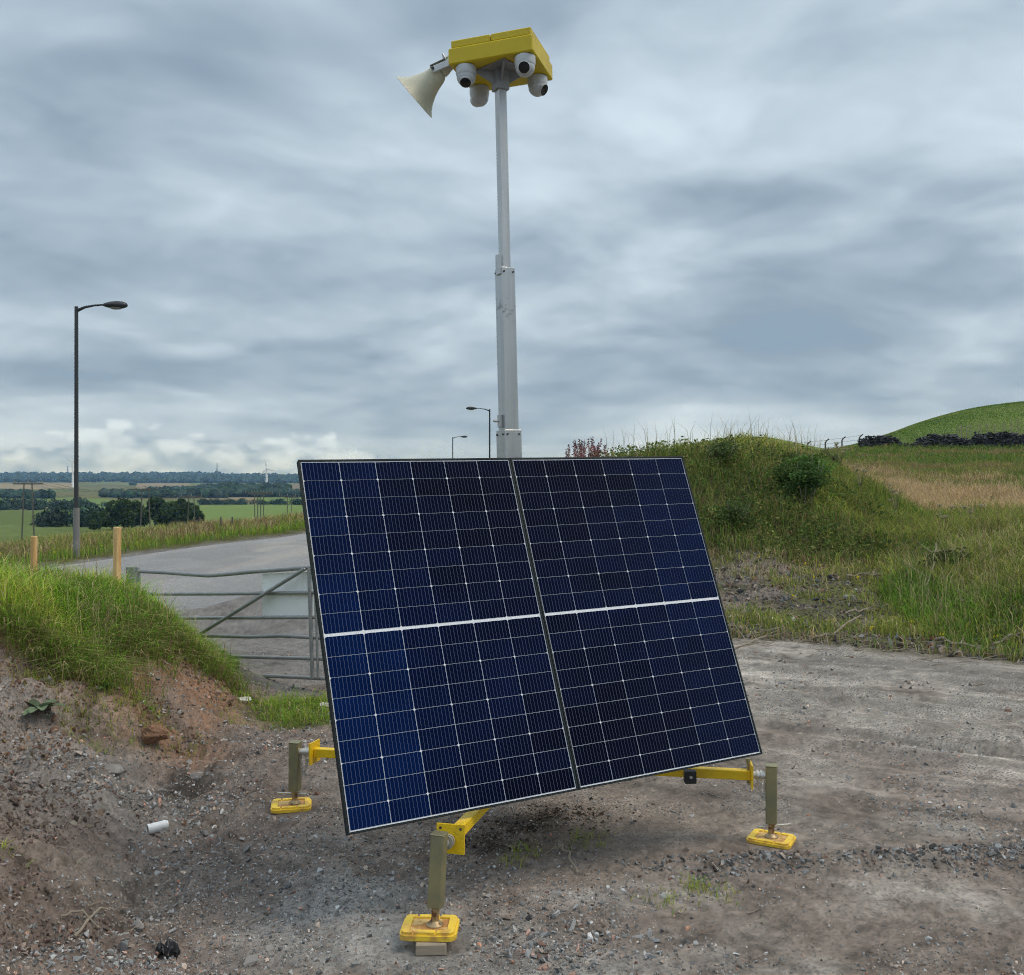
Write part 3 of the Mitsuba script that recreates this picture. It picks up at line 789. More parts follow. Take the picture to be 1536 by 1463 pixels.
# foot pads: moulded slabs with a raised rim
def foot_pad(foot, z, yaw, tilt, label, thick=1.0):
    m, h, t = .115, .092, .024
    sq = shapely.box(-m, -h, m, h).buffer(-.03).buffer(.03, quad_segs=5)
    slab = trimesh.creation.extrude_polygon(sq.buffer(-.004), .030, engine='earcut')
    skirt = trimesh.creation.extrude_polygon(sq.buffer(.002), .024, engine='earcut')
    skirt.apply_translation([0, 0, .003])
    rim = sq.buffer(-.006).difference(shapely.box(-m + .037, -h + .032, m - .037, h - .032))
    notch = shapely.union_all([shapely.box(-.062, -h, -.053, h), shapely.box(.030, -h, .039, h)])
    rims = []
    for g in (rim.difference(notch).geoms if hasattr(rim.difference(notch), 'geoms') else [rim.difference(notch)]):
        r_ = trimesh.creation.extrude_polygon(g, .012, engine='earcut')
        rims.append(r_.apply_translation([0, 0, .0295]))
    cy_, sy_ = math.cos(yaw), math.sin(yaw)
    M = np.array([[cy_, -sy_, 0, foot[0]], [sy_, cy_, 0, foot[1]], [0, 0, thick, z], [0, 0, 0, 1.0]]) @ trimesh.transformations.rotation_matrix(tilt, [1, 0, 0])
    pad = put('foot_pad', trimesh.util.concatenate([slab, skirt]).apply_transform(M), 'm_pad', None, label=label, cat='foot pad', group='yellow foot pads under the jacks')
    put('rim', trimesh.util.concatenate(rims).apply_transform(M), 'm_pad', pad)
    mp = trimesh.creation.extrude_polygon(shapely.box(-m + .042, -h + .036, m - .042, h - .036).buffer(.005), .004, engine='earcut').apply_translation([0, 0, .0285]).apply_transform(M)
    put('bearing_face', mp, 'm_padmid', pad)


foot_pad(F_PAD, .048, -.05, .0, 'yellow foot pad lying on a wooden block under the nearest jack', .85)
foot_pad(L_PAD, .001, .20, .02, 'yellow foot pad on bare mud below the earth bank', .75)
foot_pad(R_PAD, .001, -.50, .0, 'yellow foot pad on gravel with a rusty jack screw standing on it', .62)
put('wooden_block', bev(.125, .16, .046, .004).apply_transform(mat([.99, .04, 0], [-.04, .99, 0], ez, [F_PAD[0] + .01, F_PAD[1] - .035, .024])), 'm_block', label='short wooden block under the nearest yellow pad', cat='block')

# ------------------------------------------------------------------ gate, posts
gr_ = (470 - CX) / FP * 9.2
GX, GY, GDX, GDY = gr_, 9.2, -2.46, 2.1


def gate_pt(px, py, back=0.0):
    a = (px - CX) / FP
    t = (GX - 9.2 * a) / (-GDX + GDY * a)
    Y = GY + GDY * t
    p = P(px, py, Y)
    return p + np.array([.65, .76, 0]) * back


gate = thing('farm_gate', 'galvanised steel farm gate with a dented top rail closing off the road', 'gate')
rails = [[(205, 857), (250, 859), (289, 862), (315, 863.5), (345, 861), (375, 858), (463, 851.5), (510, 849)], [(206, 888), (236, 891.5), (330, 891), (472, 889), (512, 889)], [(208, 926), (259, 927.5), (340, 927), (472, 926), (512, 926)],
         [(210, 950), (302, 954), (380, 955.5), (420, 954), (479, 957), (514, 959)], [(210, 974), (344, 985), (430, 987), (482, 988.5), (516, 990)], [(212, 1000), (357, 1012), (489, 1018), (518, 1020)]]
for k, r_ in enumerate(rails):
    put('rail', pipe([gate_pt(*q) for q in r_], .023 if k == 0 else .019, 10), 'm_galv', gate, smooth=True, label='top rail bent down in the middle' if k == 0 else None)
for x0, x1, b in ((467.5, 472.5, -.03), (476, 481, -.03)):
    put('stile', pipe([gate_pt(x0, 852, b), gate_pt(x1, 1017, b)], .019 if x0 < 470 else .012, 10), 'm_galv', gate, smooth=True)
put('stile', pipe([gate_pt(207, 852), gate_pt(213, 1002)], .024, 10), 'm_galv', gate, smooth=True)
put('stile', pipe([gate_pt(511, 848), gate_pt(518, 1021)], .024, 10), 'm_galv', gate, smooth=True)
put('brace', pipe([gate_pt(463, 853, -.045), gate_pt(300, 954, -.045)], .019, 10), 'm_galv', gate, smooth=True)
gp = gate_pt(192, 860)
gzg = float(height(np.array([gp[0]]), np.array([gp[1]]))[0])
gatepost = put('gate_post', bev(.10, .10, 1.95 - gzg - .98, .008).apply_translation([gp[0], gp[1] + .1, (gzg + .97) / 2]), 'm_gatepost', label='squat grey green gate post by the dented rail', cat='post')
put('hinge', [rod(gate_pt(196, 868), gate_pt(210, 868), .012)], 'm_galv', gatepost, smooth=40)
s0, s1 = gate_pt(389, 861, .035), gate_pt(466, 858, .035)
pz = .44
pv = np.array([s0, s1, s1 - [0, 0, pz], s0 - [0, 0, pz]])
off = np.array([.65, .76, 0]) * .004
put('sign_board', trimesh.convex.convex_hull(np.vstack([pv, pv + off])), 'm_plate', label='blank pale back of a sign board wired to the gate rails', cat='sign')
for px0, px1, top, bot, Y, lab in ((45, 56, 805, 905, 8.9, 'sawn timber post at the end of the bank away from the gate'), (169.5, 182.5, 791, 905, 9.25, 'taller sawn timber post in the bank beside the gate post')):
    a, b = P((px0 + px1) / 2 - 1, bot, Y), P((px0 + px1) / 2 + (.8 if px0 < 100 else 0), top, Y)
    w = (px1 - px0) / FP * Y
    post = bar(a, b, w * .66, w * .66, unit([.45, .9, 0]), .004)
    put('timber_post', post, 'm_timber', label=lab, cat='post')

# ------------------------------------------------------------------ street lamps


def street_lamp(base, top_z, arm, arm_len, lant, r, label, thick=1.55):
    lamp = thing('street_lamp', label, 'street lamp')
    b = np.array([base[0], base[1], base[2] - .3])
    t = np.array([base[0], base[1], top_z])
    put('base', rod(b, [b[0], b[1], base[2] + thick], r * 1.55, r * 1.45, 20), 'm_lampbase', lamp, smooth=40)
    put('pole', rod([b[0], b[1], base[2] + thick], t, r * 1.0, r * .82, 16), 'm_lamp', lamp, smooth=40)
    d = np.array(arm, float)
    p0 = t - ez * .12
    pts = [p0, p0 + d * arm_len * .3 + ez * .10, p0 + d * arm_len * .65 + ez * .15, p0 + d * arm_len + ez * .17]
    put('arm', pipe(pts, [r * .8, r * .6, r * .45, r * .42], 10), 'm_lamp', lamp, smooth=True)
    c = p0 + d * (arm_len + lant * .5 - .05) + ez * .155
    e = trimesh.creation.icosphere(3, 1.0)
    v = e.vertices.copy()
    v[:, 2] = np.where(v[:, 2] > 0, v[:, 2] * .12, v[:, 2] * .10) * (1 + .25 * v[:, 0])
    v = v * [lant / 2, .17, 1] * [1, 1, .9]
    e.vertices = v
    s = np.cross(ez, d)
    put('lantern', e.apply_transform(mat(d, s, ez, c)), 'm_lamp', lamp, smooth=True)
    g = trimesh.creation.icosphere(2, 1.0)
    g.vertices = g.vertices * [lant * .27, .12, .065]
    put('lens', g.apply_transform(mat(d, s, ez, c - ez * .055 + d * lant * .04)), 'm_lampglass', lamp, smooth=True)


scene['m_lampglass'] = {'type': 'twosided', 'b': pl((.30, .31, .31), .15)}
l1 = P(114.5, 840, 26.5)
street_lamp([l1[0], 26.5, .1], P(0, 460, 26.5)[2], (1, 0, 0), .76, .68, .058, 'tall grey street lamp standing in the verge by the timber posts', 1.25)
street_lamp([P(734.5, 0, 62)[0], 62, .05], P(0, 614, 62)[2], (-.98, -.17, 0), .85, .72, .055, 'street lamp with its lantern turned back across the road, behind the mast')
street_lamp([P(679, 0, 99)[0], 99, .05], P(0, 656, 99)[2], (.98, -.17, 0), .85, .75, .055, 'small distant street lamp beyond the other two')
# ==== PART 3

# ------------------------------------------------------------------ far things: woods, trees, pylons, turbines, wall, fence
def zat(x, y):
    return height(np.atleast_1d(np.asarray(x, float)), np.atleast_1d(np.asarray(y, float)))


ICO = trimesh.creation.icosphere(1, 1.0)
ICO0 = trimesh.creation.icosahedron()


def blobs(pos, rad, hgt, cols, seed, base=ICO0):
    """Tree crowns of a far wood: one lumpy crown each."""
    g = np.random.default_rng(seed)
    n, bv_ = len(pos), base.vertices
    v = bv_[None] * (1 + g.uniform(-.28, .28, (n, len(bv_), 1)))
    v[..., 2] = v[..., 2] * .5 + .5
    v = v * np.stack([rad, rad, hgt], -1)[:, None] + pos[:, None]
    f = base.faces[None] + (np.arange(n) * len(bv_))[:, None, None]
    c = np.repeat(cols[:, None], len(bv_), 1) * (1 + g.uniform(-.18, .18, (n, len(bv_), 1)))
    return v.reshape(-1, 3), f.reshape(-1, 3), np.clip(c.reshape(-1, 3), .01, 1)


wr = np.random.default_rng(21)
W = []
for x0, x1, y0, y1, n, h in [(-220, 330, 2750, 4300, 2600, 15), (240, 475, 2650, 3900, 1500, 14), (-220, 340, 1000, 1520, 1500, 8.0), (-220, 80, 900, 1150, 300, 7), (110, 205, 1500, 2700, 700, 10), (285, 340, 1500, 2700, 450, 10), (330, 430, 1080, 1300, 260, 12),
                             (-220, 340, 940, 1020, 420, 8), (330, 480, 1000, 1040, 130, 8), (205, 470, 2640, 2760, 300, 11), (-200, 130, 560, 585, 120, 6), (300, 480, 700, 712, 70, 4), (-200, 170, 640, 652, 60, 3.5), (60, 160, 290, 330, 40, 5)]:
    px, Y = wr.uniform(x0, x1, n), np.exp(wr.uniform(np.log(y0), np.log(y1), n))
    x = (px - CX) / FP * Y
    if n > 400:
        keep = fb(x, Y, .0030, 3, 5) > (-.04 if y0 < 1600 else -.16)
        x, Y = x[keep], Y[keep]
    W.append(np.stack([x, Y, zat(x, Y) - .5, np.full(len(x), h)], 1))
W = np.vstack(W)
hh = W[:, 3] * wr.uniform(.65, 1.3, len(W))
cc = np.array([.038, .062, .042]) * wr.uniform(.6, 1.5, (len(W), 1)) * wr.uniform(.9, 1.1, (len(W), 3))
fw_ = W[:, 1] > 720
rw = hh * wr.uniform(.42, .7, len(W))
wv, wf, wc = blobs(W[fw_, :3], rw[fw_], hh[fw_], cc[fw_], 3)
def leaves(c, size, seed, cols, flat=.0):
    """Leaf-sized diamonds at the points c."""
    g = np.random.default_rng(seed)
    n = len(c)
    d = g.normal(size=(n, 3))
    d /= np.linalg.norm(d, axis=1, keepdims=True)
    d[:, 2] = d[:, 2] * (1 - flat)
    e = np.cross(d, g.normal(size=(n, 3)))
    e /= np.linalg.norm(e, axis=1, keepdims=True) + 1e-9
    size = np.broadcast_to(size, (n,))[:, None]
    v = np.stack([c - d * size, c + e * size * .45, c + d * size, c - e * size * .45], 1)
    f = np.array([[0, 1, 2], [0, 2, 3]])[None] + (np.arange(n) * 4)[:, None, None]
    return v.reshape(-1, 3), f.reshape(-1, 3), np.repeat(cols, 4, 0)


nw = np.nonzero(~fw_)[0]
nk = np.repeat(nw, 150)
o_ = wr.normal(size=(len(nk), 3))
o_ = o_ / np.linalg.norm(o_, axis=1, keepdims=True) * wr.uniform(.45, 1.1, (len(nk), 1))
o_ = o_ * np.stack([rw[nk] * 1.1, rw[nk], hh[nk] * .5], -1) + np.stack([0 * rw[nk], 0 * rw[nk], hh[nk] * .5], -1)
lv, lf, lc = leaves(W[nk, :3] + o_, hh[nk] * .13, 13, cc[nk] * 1.3 * wr.uniform(.6, 1.4, (len(nk), 1)))
wv, wf, wc = np.vstack([wv, lv]), np.vstack([wf, lf + len(wv)]), np.vstack([wc, lc])
put('woodland', (wv, wf), 'm_vc', color=wc, kind='stuff', label='dark belts of woodland and hedges across the far hills', cat='woodland')


def tree(px, Y, h, rad, label, seed, tint=(1, 1, 1)):
    h, rad = h * 1.12, rad * 1.30
    g = np.random.default_rng(seed)
    x = (px - CX) / FP * Y
    z = float(zat(x, Y)[0])
    t = thing('broadleaf_tree', label, 'tree', 'trees below the verge')
    tr = [pipe([(x, Y, z - .3), (x + .1, Y, z + h * .3), (x, Y, z + h * .75)], [h * .028, h * .022, h * .006], 7)]
    for k in range(5):
        a = g.uniform(0, 6.28)
        s = z + h * g.uniform(.2, .5)
        tr.append(pipe([(x, Y, s), (x + math.cos(a) * rad * .35, Y + math.sin(a) * rad * .35, s + h * .15), (x + math.cos(a) * rad * .7, Y + math.sin(a) * rad * .7, s + h * .24)], [h * .012, h * .008, h * .003], 5))
    put('trunk', tr, 'm_pole', t)
    pts, col = [], []
    for k in range(16):
        a, rr_, u = g.uniform(0, 6.28), rad * g.uniform(.1, .75), g.uniform(.22, .86)
        env = math.sin(math.pi * min(.95, u * .9 + .12))
        cpt = np.array([x + math.cos(a) * rr_ * env, Y + math.sin(a) * rr_ * env, z + h * u])
        cr = rad * g.uniform(.28, .48)
        q = g.normal(size=(90, 3))
        q = q / np.linalg.norm(q, axis=1, keepdims=True) * cr * g.uniform(.55, 1.05, (90, 1)) * [1, 1, .8]
        pts.append(cpt + q)
        col.append(np.tile(np.array([.058, .092, .036]) * tint * g.uniform(.65, 1.35), (90, 1)) * g.uniform(.75, 1.3, (90, 1)))
    v, f, c = leaves(np.vstack(pts), rad * .15, seed, np.vstack(col))
    put('crown', (v, f), 'm_leaf', t, color=c)


for k, (px, Y, h, rad, lab) in enumerate([
        (168, 268, 7.0, 2.9, 'dark round tree at the lamp end of the clump below the verge'), (186, 262, 7.6, 3.2, 'dark tree just off the lamp end of the clump'), (203, 270, 7.4, 3.0, 'dark tree directly behind the near twin-pole power support'),
        (232, 275, 8.2, 3.4, 'tallest dark tree of the clump, between the two twin-pole supports'), (252, 268, 7.2, 3.0, 'low dark tree in the thick of the clump'), (275, 272, 7.8, 3.2, 'dark tree behind the second twin-pole support'),
        (294, 265, 6.4, 2.4, 'small tree at the turbine end of the clump'), (140, 255, 5.0, 2.4, 'low bushy tree close beside the tall street lamp')]):
    tree(px, Y, h, rad, lab, 100 + k)


def power_pole(px, Y, top_px, twin, label, spread=.9):
    x = (px - CX) / FP * Y
    z0 = float(zat(x, Y)[0])
    zt = HC - (top_px - CY) / FP * Y
    t = thing('power_pole', label, 'power pole', 'wooden power poles in the valley')
    r = .125
    for s in ((-1, 1) if twin else (0,)):
        put('leg', rod((x + s * spread * 1.25, Y, z0 - .5), (x + s * spread * (.75 if twin else 0), Y, zt), r, r * .75, 8), 'm_pole', t)
    put('crossarm', bar((x - 2.3, Y, zt - .2), (x + 2.3, Y, zt - .2), .16, .2), 'm_pole', t)
    ins = [rod((x + o, Y, zt - .1), (x + o, Y, zt + .45), .09, .06, 7) for o in (-2.1, 0, 2.1)]
    put('insulators', ins, 'm_lampbase', t, kind='stuff')
    return np.array([x, Y, zt + .4])


pp = [power_pole(42, 150, 724, True, 'twin-legged power support furthest from the solar panels', .8), power_pole(218, 168, 733, True, 'twin-legged power support in front of the dark trees', .75), power_pole(287, 205, 744, True, 'twin-legged power support at the end of the dark trees', .7)]
for k, px in enumerate((382, 386.5, 391, 395.5)):
    pp.append(power_pole(px, 225 + 3 * k, 738 + 2.0 * (k % 2), False, ('first', 'second', 'third', 'last')[k] + ' of the four close single poles by the turbine, counted from the trees'))
power_pole(431, 260, 743, False, 'single pole half way from the turbine to the solar panels')
power_pole(437, 300, 746, False, 'single pole nearest to the solar panel edge')
for k, o in enumerate((-2.1, 0.0, 2.1)):
    ln = []
    for a, b in zip(pp[:2], pp[1:3]):
        s = np.linspace(0, 1, 14)
        q = np.outer(1 - s, a) + np.outer(s, b) + [o, 0, 0]
        q[:, 2] -= 1.3 * 4 * s * (1 - s)
        ln.append(pipe(q, .022, 4, cap=False))
    put('power_line', ln, 'm_pole', label=('outer', 'middle', 'inner')[k] + ' wire strung between the twin-legged supports in the valley', cat='wire')


def turbine(px, hub_px, Y, blade, angs, yaw, label):
    t = thing('wind_turbine', label, 'wind turbine', 'wind turbines on the far hills')
    hub = P(px, hub_px, Y)
    z0 = float(zat(hub[0], Y)[0])
    put('tower', rod((hub[0], Y, z0 - 3), hub - [0, 0, .5], 2.0, 1.3, 16), 'm_white', t, smooth=40)
    f = np.array([math.sin(yaw), -math.cos(yaw), 0])
    put('nacelle', bar(hub - f * 5, hub + f * 3.2, 3, 3, ez, .5), 'm_white', t)
    hubc = hub + f * 4.0
    put('hub', trimesh.creation.icosphere(2, 1.5).apply_translation(hubc), 'm_white', t, smooth=True)
    s = np.cross(f, ez)
    for a in angs:
        d = s * math.sin(math.radians(a)) + ez * math.cos(math.radians(a))
        q = [hubc + d * u for u in np.linspace(0, blade, 8)]
        m = pipe(q, [.8, 1.3, 1.5, 1.3, 1.0, .8, .55, .25], 8)
        vv = m.vertices - hubc
        m.vertices = hubc + vv - np.outer(vv @ f, f) * .65
        put('blade', m, 'm_white', t, smooth=True)


turbine(400, 703, 1620, 16, (14, 134, 254), .35, 'white wind turbine standing clear beside the solar panel edge')
turbine(109.2, 692, 1900, 14, (-65, 55, 175), .2, 'white wind turbine half hidden by the tall street lamp')


def lattice_mast(px, top, base, Y, label):
    t = thing('lattice_mast', label, 'mast')
    a, b = P(px, base, Y), P(px, top, Y)
    legs = [rod(a + [sx * 3.0, sy * 3.0, -8], b + [sx * .5, sy * .5, 0], .55, .45, 5) for sx in (-1, 1) for sy in (-1, 1)]
    put('leg', legs[0], 'm_pole', t), put('leg', legs[1], 'm_pole', t), put('leg', legs[2], 'm_pole', t), put('leg', legs[3], 'm_pole', t)
    lac = []
    for k in range(9):
        u0, u1 = k / 9, (k + 1) / 9
        w0, w1 = 3.0 + (.5 - 3.0) * u0, 3.0 + (.5 - 3.0) * u1
        p, q = a + (b - a) * u0, a + (b - a) * u1
        lac += [rod(p + [-w0, -w0, 0], q + [w1, -w1, 0], .3, n=4), rod(p + [w0, w0, 0], q + [-w1, w1, 0], .3, n=4)]
    put('lacing', lac, 'm_pole', t, kind='stuff')


lattice_mast(325.5, 695, 714, 4300, 'thin lattice mast on the ridge between the trees and the turbine')
lattice_mast(101.5, 699, 714, 4200, 'thin lattice mast on the ridge beside the half hidden turbine')


# ------------------------------------------------------------------ dry stone wall and fences on the hill
def stone_shapes(n, seed, pts=11):
    g = np.random.default_rng(seed)
    out = []
    for _ in range(n):
        q = g.normal(size=(pts, 3))
        q = q / np.linalg.norm(q, axis=1, keepdims=True) * g.uniform(.75, 1.0, (pts, 1))
        m = trimesh.convex.convex_hull(q)
        out.append((np.array(m.vertices), np.array(m.faces)))
    return out


STONES = stone_shapes(12, 5, 8)


def rotations(n, g):
    q = g.normal(size=(n, 4))
    q /= np.linalg.norm(q, axis=1, keepdims=True)
    w, x, y, z = q.T
    return np.stack([np.stack([1 - 2 * (y * y + z * z), 2 * (x * y - z * w), 2 * (x * z + y * w)], -1), np.stack([2 * (x * y + z * w), 1 - 2 * (x * x + z * z), 2 * (y * z - x * w)], -1),
                     np.stack([2 * (x * z - y * w), 2 * (y * z + x * w), 1 - 2 * (x * x + y * y)], -1)], 1)


def scatter_stones(pos, size, cols, seed, squash=(1, 1, .65), yaw_only=False):
    g = np.random.default_rng(seed)
    n = len(pos)
    kind = g.integers(0, len(STONES), n)
    if yaw_only:
        a = g.uniform(0, 6.28, n)
        R_ = np.zeros((n, 3, 3))
        R_[:, 0, 0], R_[:, 0, 1], R_[:, 1, 0], R_[:, 1, 1], R_[:, 2, 2] = np.cos(a), -np.sin(a), np.sin(a), np.cos(a), 1
    else:
        R_ = rotations(n, g)
    sc = np.asarray(size)[:, None] * g.uniform(.7, 1.25, (n, 3)) * np.asarray(squash)
    vs, fs, cs, at = [], [], [], 0
    for k, (v, f) in enumerate(STONES):
        m = np.nonzero(kind == k)[0]
        vv = np.einsum('nij,nvj->nvi', R_[m], v[None] * sc[m][:, None]) + pos[m][:, None]
        vs.append(vv.reshape(-1, 3))
        fs.append((f[None] + (np.arange(len(m)) * len(v))[:, None, None]).reshape(-1, 3) + at)
        cs.append(np.repeat(cols[m], len(v), 0))
        at += len(m) * len(v)
    return (np.vstack(vs), np.vstack(fs)), np.vstack(cs)


sg = np.random.default_rng(77)
wall = thing('stone_wall', 'dark tumbledown dry stone wall along the foot of the green hill', 'wall')
pos, cores = [], []
for px in np.arange(1290, 1640, 1.15):
    Y = 91 - (px - 1290) * .012
    top = np.interp(px, [1290, 1300, 1335, 1345, 1352, 1368, 1378, 1395, 1432, 1446, 1458, 1464, 1500, 1536, 1640], [.75, .95, 1.0, .75, .22, .28, .7, 1.15, 1.1, .75, .7, 1.2, 1.25, 1.1, 1.2]) + .08 * sg.normal()
    x = (px - CX) / FP * Y
    g0 = float(base_height(x, Y))
    for z in np.arange(0, max(.2, top), .17):
        for dy in (-.22, .18):
            pos.append((x + sg.normal() * .04, Y + dy + sg.normal() * .05, g0 + z + .08 + sg.normal() * .02))
pos = np.array(pos)
m, c = scatter_stones(pos, sg.uniform(.13, .26, len(pos)), np.array([.072, .070, .074]) * sg.uniform(.5, 1.9, (len(pos), 1)), 8, (1.25, 1, .62), True)
put('stones', m, 'm_vc', wall, color=c, kind='stuff')
fence = thing('wire_fence', 'wire fence of cranked posts on the skyline between mound and stone wall', 'fence')
tops = []
for px, py in ((1163, 668), (1187, 665), (1211, 661.5), (1238, 657.5), (1263, 654), (1289, 650.5)):
    Y = 94
    t = P(px, py + 2, Y)
    g0 = float(base_height(t[0], Y))
    t[2] = max(t[2], g0 + 1.25)
    put('post', pipe([(t[0], Y, g0 - .4), (t[0], Y, t[2] - .3), (t[0] + .12, Y, t[2] - .12), (t[0] + .34, Y, t[2] + .05)], [.08, .075, .07, .06], 6), 'm_pole', fence)
    tops.append((t[0], Y, t[2], g0))
for u in (.35, .65, .95):
    put('wire', pipe([(x + .1 * u, y, g + (z - g) * u) for x, y, z, g in tops], .012, 4), 'm_pole', fence)
fence2 = thing('wire_fence', 'pale wooden fence of close stakes above the stone wall', 'fence')
scene['m_stake'] = {'type': 'twosided', 'b': pl((.30, .26, .19), .85)}
f2 = []
for px in list(np.arange(1436, 1462, 6.5)) + list(np.arange(1470, 1640, 11.5)):
    Y = 96.5
    x = (px - CX) / FP * Y
    g0 = float(base_height(x, Y))
    tall = px in (1424,) or (px > 1470 and int(px) % 3 == 0)
    lean = sg.normal() * .05
    put('stake', rod((x, Y, g0 - .3), (x + lean, Y, g0 + (2.0 if tall else 1.55) + sg.uniform(-.15, .15)), .05, .045, 6), 'm_stake', fence2)
    f2.append((x, Y - .05, g0))
for u in (.5, .95, 1.35):
    put('wire', pipe([(x, y, g + u) for x, y, g in f2], .014, 4), 'm_stake', fence2)
for px, py, Y, lab in ((1487, 752, 37, 'stubby brown stake in the straw-coloured grass, the one nearer the mound'), (1529, 752, 36, 'stubby brown stake in the straw-coloured grass at the edge of the field')):
    t = P(px, py, Y)
    g0 = float(base_height(t[0], Y))
    put('stake', rod((t[0], Y, g0 - .2), (t[0] + .03, Y, max(t[2], g0 + .45)), .07, .06, 8), 'm_pole', label=lab, cat='stake')
for k, (px, Y) in enumerate(((330, 38), (347, 38), (298, 39))):
    x = (px - CX) / FP * Y
    g0 = float(base_height(x, Y))
    put('fence_post', rod((x, Y, g0 - .2), (x + .04, Y, g0 + .62), .035, .03, 7), 'm_pole', label=('dark old fence post in the verge grass below the lattice mast', 'dark old fence post next along the verge towards the turbine', 'dark old fence post in the verge below the end tree of the clump')[k], cat='post', group='old fence posts in the verge')

# ------------------------------------------------------------------ grass


def blades(p, h, w, lean, c0, c1, seed, bend=.5, az=None):
    """Grass blades at the points p: three faces each, c0 at the root to c1 at the tip."""
    g = np.random.default_rng(seed)
    n = len(p)
    az = g.uniform(0, 2 * np.pi, n) if az is None else az
    d = np.stack([np.cos(az), np.sin(az), 0 * az], -1)
    fa = az + np.pi / 2 + g.normal(size=n) * .5
    s = np.stack([np.cos(fa), np.sin(fa), 0 * fa], -1) * (np.broadcast_to(w, (n,)) / 2)[:, None]
    hh, ln = np.broadcast_to(h, (n,))[:, None], np.broadcast_to(lean, (n,))[:, None]
    b = p - [0, 0, .015]
    mid = b + d * ln * hh * bend * .55 + ez * hh * .62
    tip = b + d * ln * hh + ez * hh * (1 - .25 * ln)
    v = np.stack([b - s, b + s, mid + s * .8, mid - s * .8, tip], 1)
    f = np.array([[0, 1, 2], [0, 2, 3], [3, 2, 4]])[None] + (np.arange(n) * 5)[:, None, None]
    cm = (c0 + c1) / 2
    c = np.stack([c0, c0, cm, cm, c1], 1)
    return v.reshape(-1, 3), f.reshape(-1, 3), np.clip(c.reshape(-1, 3), .005, .9)


def join(parts):
    at, V_, F_, C_ = 0, [], [], []
    for v, f, c in parts:
        V_.append(v), F_.append(f + at), C_.append(c)
        at += len(v)
    return (np.vstack(V_), np.vstack(F_)), np.vstack(C_)


def sample(poly, n, g, y_pow=None):
    x0, y0, x1, y1 = poly.bounds
    out = np.zeros((0, 2))
    while len(out) < n:
        q = np.stack([g.uniform(x0, x1, 2 * n), g.uniform(y0, y1, 2 * n)], 1)
        q = q[inside(poly, q[:, 0], q[:, 1])]
        a = np.abs(q[:, 0] / q[:, 1]) < .72
        q = q[a]
        if y_pow:
            q = q[g.random(len(q)) < (y0 / q[:, 1]) ** y_pow]
        out = np.vstack([out, q])
    return out[:n]


def on_ground(q):
    return np.stack([q[:, 0], q[:, 1], height(q[:, 0], q[:, 1])], -1)


def palette(n, g, cols, wts, jit=.25):
    k = g.choice(len(cols), n, p=np.array(wts) / sum(wts))
    return np.array(cols)[k] * g.uniform(1 - jit, 1 + jit, (n, 1)) * g.uniform(.93, 1.07, (n, 3))


LUSH, MIDG, YEL, STRAW, BROWN, DARKG, OLIVE = (.215, .370, .052), (.150, .255, .048), (.360, .390, .080), (.56, .46, .26), (.30, .21, .125), (.085, .135, .038), (.225, .235, .078)


def tussocks(poly, nt, per, spread, g):
    c = sample(poly, nt, g)
    k = np.repeat(np.arange(nt), per)
    off = g.normal(size=(len(k), 2)) * spread * g.uniform(.5, 1.4, nt)[k][:, None]
    return c[k] + off, np.arctan2(off[:, 1], off[:, 0]) + g.normal(size=len(k)) * .7, np.hypot(*off.T) / spread, k


gb = np.random.default_rng(3)
BANKX = BANK.buffer(.05)
parts = []
q, az, od, k = tussocks(BANK, 1300, 46, .10, gb)
ok = inside(BANKX, q[:, 0], q[:, 1]) & (np.abs(q[:, 0] / q[:, 1]) < .6)
q, az, od, k = q[ok], az[ok], od[ok], k[ok]
p = on_ground(q)
hue = fb(q[:, 0], q[:, 1], .9, 3, 4)
hk = gb.uniform(.50, 1.15, 1300)[k]
n = len(q)
hk = hk * np.clip(1 + 2.4 * fb(q[:, 0], q[:, 1], 1.5, 3, 111), .35, 1.8)
c = palette(n, gb, [LUSH, MIDG, YEL, BROWN], [.58, .22, .16, .04])
thin = (fb(q[:, 0], q[:, 1], 2.6, 3, 112) > .13) & (gb.random(n) < .75)
c = np.where((hue > .14)[:, None], palette(n, gb, [YEL, OLIVE, STRAW, LUSH], [.4, .25, .12, .23]), c)
edge = (q[:, 0] > -3.3 + .12 * np.sin(q[:, 1] * 3)) & (gb.random(n) < .35)
c = np.where(edge[:, None], palette(n, gb, [OLIVE, LUSH, STRAW, DARKG], [.4, .3, .12, .18]), c)
hk = np.where(thin, hk * .35, hk)
hk = hk * (1 - .35 * sstep(-3.7, -3.2, q[:, 0]))
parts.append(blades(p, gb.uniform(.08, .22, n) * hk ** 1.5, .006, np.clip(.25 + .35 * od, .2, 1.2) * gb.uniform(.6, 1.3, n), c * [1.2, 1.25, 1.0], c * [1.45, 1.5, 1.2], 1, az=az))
q = sample(BANK, 22000, gb)
p = on_ground(q)
c = palette(len(q), gb, [MIDG, LUSH, BROWN, STRAW], [.45, .42, .07, .06])
parts.append(blades(p, gb.uniform(.06, .18, len(q)), .006, gb.uniform(.3, 1.2, len(q)), c, c * 1.05, 2))
